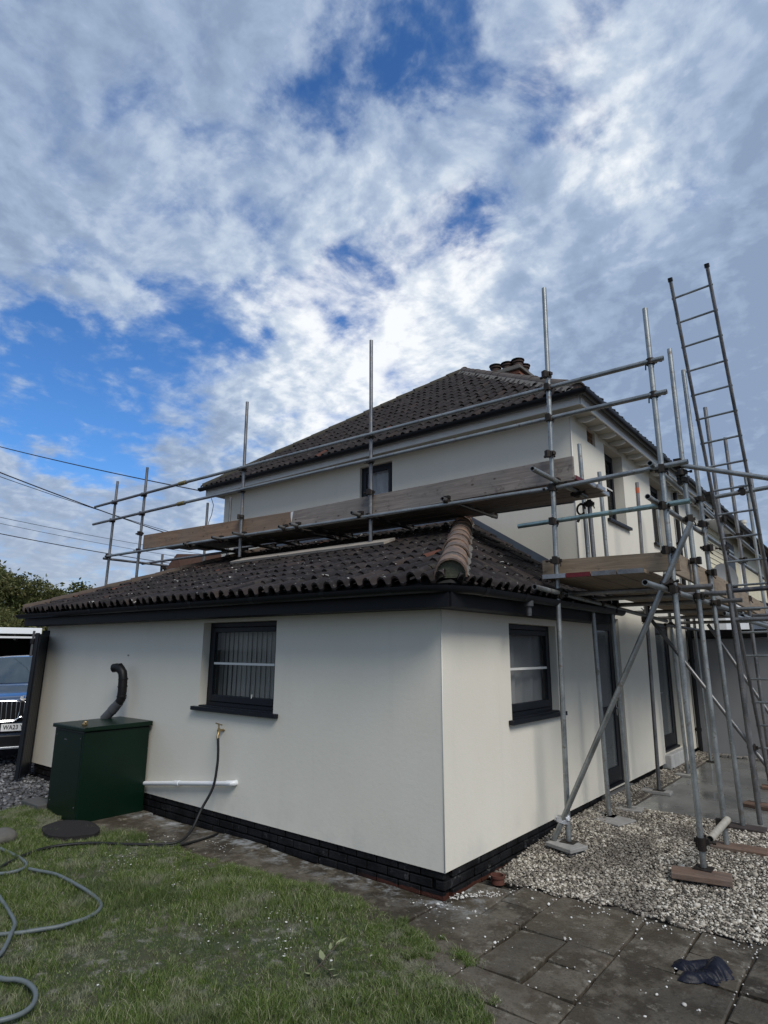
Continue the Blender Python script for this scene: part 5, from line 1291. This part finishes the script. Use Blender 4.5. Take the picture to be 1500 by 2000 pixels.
gb('post', -.10, .0, .0, .10, -.06, 2.21, MAnth); gb('shelf', -6.8, -.2, 4.8, 5.28, 1.35, 1.39, MW1)
for k in range(7): gb('roof_joist', -6.6+k, -6.55+k, .1, 5.25, 2.06, 2.21, MW1)

# ------------------------------------------------------------------ trees
def tree(name, base, height, crown_w, leafm, label, cat, group, n=9000, seed=1, low=.12, ls=.11):
    g = np.random.default_rng(seed); base = Vector(base)
    root = thing(name, base, label, cat, group)
    m = MB(); m.tube([base, base+Vector((.05, .03, height*.35)), base+Vector((-.03, .08, height*.75))], [.16*height/6, .12*height/6, .03], 9)
    tips = []
    for k in range(9):
        a = g.uniform(0, 6.28); z = g.uniform(.25, .65)*height; L = g.uniform(.45, .85)*crown_w
        e = base + Vector((math.cos(a)*L, math.sin(a)*L, z + g.uniform(.1, .35)*height)); s = base + Vector((0, 0, z)); m.tube([s, s.lerp(e, .5)+Vector((0, 0, .1)), e], [.05*height/6, .03, .012], 6); tips.append(e)
    m.build('trunk', MBark, root, True)
    K = 46; cl = []
    for k in range(K):
        a = g.uniform(0, 6.28); r = crown_w*math.sqrt(g.random())*.95; t = g.random()
        z = height*(low+(1-low)*t); r *= math.sqrt(max(.05, 1-((t-.42)/.62)**2)); cl.append((base.x+r*math.cos(a), base.y+r*math.sin(a), z*.93, g.uniform(.28, .62)*crown_w*.55))
    cl = np.array(cl); q = g.integers(0, K, n)
    d = g.normal(0, 1, (n, 3)); d /= np.linalg.norm(d, axis=1)[:, None]; rad = cl[q, 3]*(.45+.65*g.random(n)**.6)
    P = cl[q, :3] + d*rad[:, None]*np.array([1, 1, .85])
    ex = g.random(n) < .08; P[ex] += d[ex]*g.uniform(.02, .16, (ex.sum(), 1)); P[ex, 2] += abs(g.normal(0, .08, ex.sum()))
    P[:, 2] = np.maximum(P[:, 2], base.z+.05)
    u = g.normal(0, 1, (n, 3)); u /= np.linalg.norm(u, axis=1)[:, None]; w = np.cross(u, g.normal(0, 1, (n, 3))); w /= np.linalg.norm(w, axis=1)[:, None]
    s = ls*np.exp(g.normal(0, .3, (n, 1)))
    V = np.stack([P-u*s, P-w*s*.42+u*s*.1, P+u*s, P+w*s*.42+u*s*.1], 1)
    off = np.array(wl(root)); F = np.arange(4*n).reshape(n, 4)
    o = mesh_np('crown', V.reshape(-1, 3)-off, F, leafm, root)
    return root
def pd(u_, v_, depth):                                      # a place in the world along a line of sight, at a real distance
    d = cr*((u_-750)/1198.558) + cu*(-(v_-1000)/1198.558) + cf
    return CAM + d*depth
def ground_pt(u_, depth):
    q = pd(u_, 1262, depth); return Vector((q.x, q.y, -.05))
for k, (u_, dp, h, cw, lm, lab, nn) in enumerate([
    (-60, 24, 5.3, 2.6, MLeafA, 'dark leafy tree tallest behind the carport, at the left edge', 15000), (30, 23, 4.6, 1.9, MLeafB, 'olive green bushy tree behind the middle of the carport', 12000),
    (95, 24.5, 4.3, 1.9, MLeafA, 'dark green bushy tree behind the carport end, before the last one', 12000), (150, 23.5, 4.5, 1.2, MLeafB, 'smallest leafy tree showing just beside the tiled roof corner', 9000),
    (75, 28, 4.4, 2.6, MLeafA, 'low dark tree farther back between the bushy trees', 9000), (-10, 20.5, 3.3, 1.5, MLeafB, 'low olive shrub in front of the trees above the carport roof', 6000)]):
    tree('leafy_tree', ground_pt(u_, dp), h, cw, lm, lab, 'tree', 'trees behind the carport', int(nn*1.8), 30+k, .06, .062)
tree('leafy_tree', ground_pt(1483, 40), 8.9, 1.5, MLeafB, 'distant dark olive tree beyond the neighbouring house', 'tree', 'far trees on the right', 7000, 51, .1, .14)
tree('leafy_tree', ground_pt(1530, 44), 9.4, 2.6, MLeafA, 'distant green tree at the right edge beyond the scaffold', 'tree', 'far trees on the right', 7000, 52, .1, .15)

# ------------------------------------------------------------------ overhead lines
def cable(a, b, sag, r, label):
    a, b = Vector(a), Vector(b); P = [a.lerp(b, t) + Vector((0, 0, -4*sag*t*(1-t))) for t in np.linspace(0, 1, 25)]
    o = MB().tube(P, r, 6).build('overhead_cable', MWire, None, 'all'); tag(o, label, 'cable', 'overhead lines on the left')
cable(pd(-260, 800, 17), (-7.74, 2.84, 5.06), .12, .012, 'top overhead cable running to the corner of the main roof')
cable(pd(-200, 842, 18), pd(520, 1100, 30), .25, .020, 'thick overhead cable of the second pair, crossing behind the guard rail ends')
cable(pd(-200, 858, 18), pd(520, 1088, 30), .25, .011, 'thin overhead cable just under the thick one')
cable(pd(-200, 966, 22), pd(480, 1094, 34), .2, .010, 'faint upper overhead cable low in the sky at left')
cable(pd(-200, 978, 22), pd(480, 1106, 34), .2, .009, 'faint lower overhead cable low in the sky at left')
cable(pd(-200, 1000, 19), pd(480, 1118, 30), .2, .016, 'lowest dark overhead cable above the trees')
o = MB().tube([(-7.56, 2.95, 4.90), (-7.50, 2.97, 4.75), (-7.53, 2.96, 4.55), (-7.60, 2.95, 4.40), (-7.58, 2.95, 4.15)], .007, 5).build('loose_wire', MWire, house, 'all')

# ------------------------------------------------------------------ neighbouring buildings
ax_ = thing('annex', (1.5, 8.4, 0), 'low grey rendered annex with dark flat roof edge beyond the concrete patio', 'building')
MB().box(.012, 5.2, YE+.05, YE+.25, .0, 2.10).box(5.0, 5.2, YE+.2505, 14, .0, 2.10).build('wall', MGreyW, ax_)
MB().box(.012, 5.35, YE-.10, 14, 2.12, 2.26).build('roof', MBlk, ax_, False, .01, 2)
m = MB()
for k in range(26): x = .05+k*.11; m.box(x, x+rng.uniform(.06, .10), YE-.06-rng.uniform(0, .08), YE+.045, .062, .062+rng.uniform(.015, .05))
o = m.build('rubble', simple('broken_mortar', (.16, .15, .14), .9, 0, .5, 15, .7, 30), None, False, .006, 1); tag(o, 'broken mortar and rubble along the foot of the annex wall', None, None, 'stuff')
nb = thing('neighbour_house', (-3, 14, 0), 'neighbouring house with cream boarding, white lower wall and lean-to roof', 'house')
MB().box(-3, .30, 14.02, 30, 0, 3.0).box(-3, .28, 10.6, 14.015, 2.3, 3.1).build('wall', MWallW, nb)
m = MB(); m.box(-3, -.02, 10.8, 30, 3.0, 5.0)
m.build('upper_wall', MCream, nb)
for k in range(13):
    z = 3.28+k*.118
    MB().add([(-.018, 10.9, z), (.016, 10.9, z), (-.0, 10.9, z+.114), (-.018, 10.9, z+.114), (-.018, 13.2, z), (.016, 13.2, z), (-.0, 13.2, z+.114), (-.018, 13.2, z+.114)], [(0, 1, 2, 3), (1, 5, 6, 2), (5, 4, 7, 6), (3, 2, 6, 7), (0, 4, 5, 1)]).build('cladding_board', MCream, nb)
for k in range(22):
    y = 14.4+k*.16; 
    if k in (4, 5, 6, 7): continue
    MB().box(-.018, .012, y, y+.15, 3.35, 4.72).build('cladding_board', MCream, nb)
MB().box(-.0175, .03, 13.3, 14.2, 3.5, 4.65).build('window', MAnth, nb); MB().box(-.0175, .02, 15.05, 15.65, 3.6, 4.6).build('window', MCurt, nb)
MB().add([(.45, 10.6, 4.93), (.45, 30, 4.93), (-3, 30, 6.9), (-3, 10.6, 6.9), (.45, 10.6, 4.85), (.45, 30, 4.85), (-3, 30, 6.8), (-3, 10.6, 6.8)], [(0, 1, 2, 3), (4, 7, 6, 5), (0, 4, 5, 1), (0, 3, 7, 4), (1, 5, 6, 2)]).build('roof', MT2, nb)
MB().box(.30, .34, 10.55, 12.6, 4.72, 4.95).box(.02, .299, 10.55, 12.6, 4.72, 4.76).build('bargeboard', MWallW, nb)
gutter(nb, [(.50, 10.6, 4.86), (.50, 22, 4.86)], .06, MBlk)
MB().tube([(.52, 21.9, 4.84), (.4, 21.9, 4.6), (.05, 21.9, 4.5), (.04, 21.9, 3.2)], .05, 10).build('downpipe', MBlk, nb, True)
MB().add([(-.017, 13.6, 3.34), (1.0, 13.6, 2.96), (1.0, 26, 2.96), (-.017, 26, 3.34), (-.017, 13.6, 3.26), (1.0, 13.6, 2.86), (1.0, 26, 2.86), (-.017, 26, 3.26)], [(0, 1, 2, 3), (4, 7, 6, 5), (0, 4, 5, 1), (1, 5, 6, 2), (2, 6, 7, 3)]).build('lean_to_roof', MT2, nb)
MB().tube([(.22, 15, 4.7), (.22, 15, 5.42)], .075, 14).tube([(.22, 15, 5.38), (.22, 15, 5.46)], .09, 14).tube([(.22, 15, 4.7), (.22, 15, 4.84)], .095, 14).build('flue', simple('flue_cream', (.62, .58, .48), .5, 0, .1, 8), nb, True)
c = Vector((.42, 10.3, 3.40)); nd_ = Vector((.55, -.8, .22)).normalized(); u = nd_.cross(Vector((0, 0, 1))).normalized(); w = u.cross(nd_)
m = MB(); n = 22
ri = [c + u*.26*math.cos(t)+w*.33*math.sin(t) for t in np.linspace(0, 2*math.pi, n, endpoint=False)]; rm = [c - nd_*.05 + u*.15*math.cos(t)+w*.19*math.sin(t) for t in np.linspace(0, 2*math.pi, n, endpoint=False)]
m.add(ri+rm+[c-nd_*.07], [(k, (k+1) % n, n+(k+1) % n, n+k) for k in range(n)]+[(n+k, n+(k+1) % n, 2*n) for k in range(n)]).tube([c-nd_*.07, c-nd_*.07+Vector((-.25, .2, -.05))], .018, 8)
m.build('satellite_dish', simple('dish_grey', (.17, .175, .18), .6, .2, .15, 8), nb, True)
# a brick gable with tiled slope seen low behind the far end of the platform
fb = thing('brick_outbuilding', pd(352, 1250, 18), 'small red brick building glimpsed under the far end of the platform', 'building')
q0 = pd(318, 1118, 18); q1 = pd(345, 1082, 18); q2 = pd(470, 1078, 18)
bx_ = cr.copy(); bx_.z = 0; bx_.normalize(); by_ = Vector((-bx_.y, bx_.x, 0))
P = [Vector((q0.x, q0.y, 0)), Vector((q2.x, q2.y, 0)), Vector((q2.x, q2.y, q1.z)), Vector((q1.x, q1.y, q1.z)), Vector((q0.x, q0.y, q0.z))]
MB().add(P+[v+by_*4 for v in P], [(0, 1, 2, 3, 4), (9, 8, 7, 6, 5)] + [(k, k+5, (k+1) % 5+5, (k+1) % 5) for k in range(5)]).build('wall', simple('old_brick', (.085, .048, .036), .9, 0, .4, 14, .6, 30), fb)
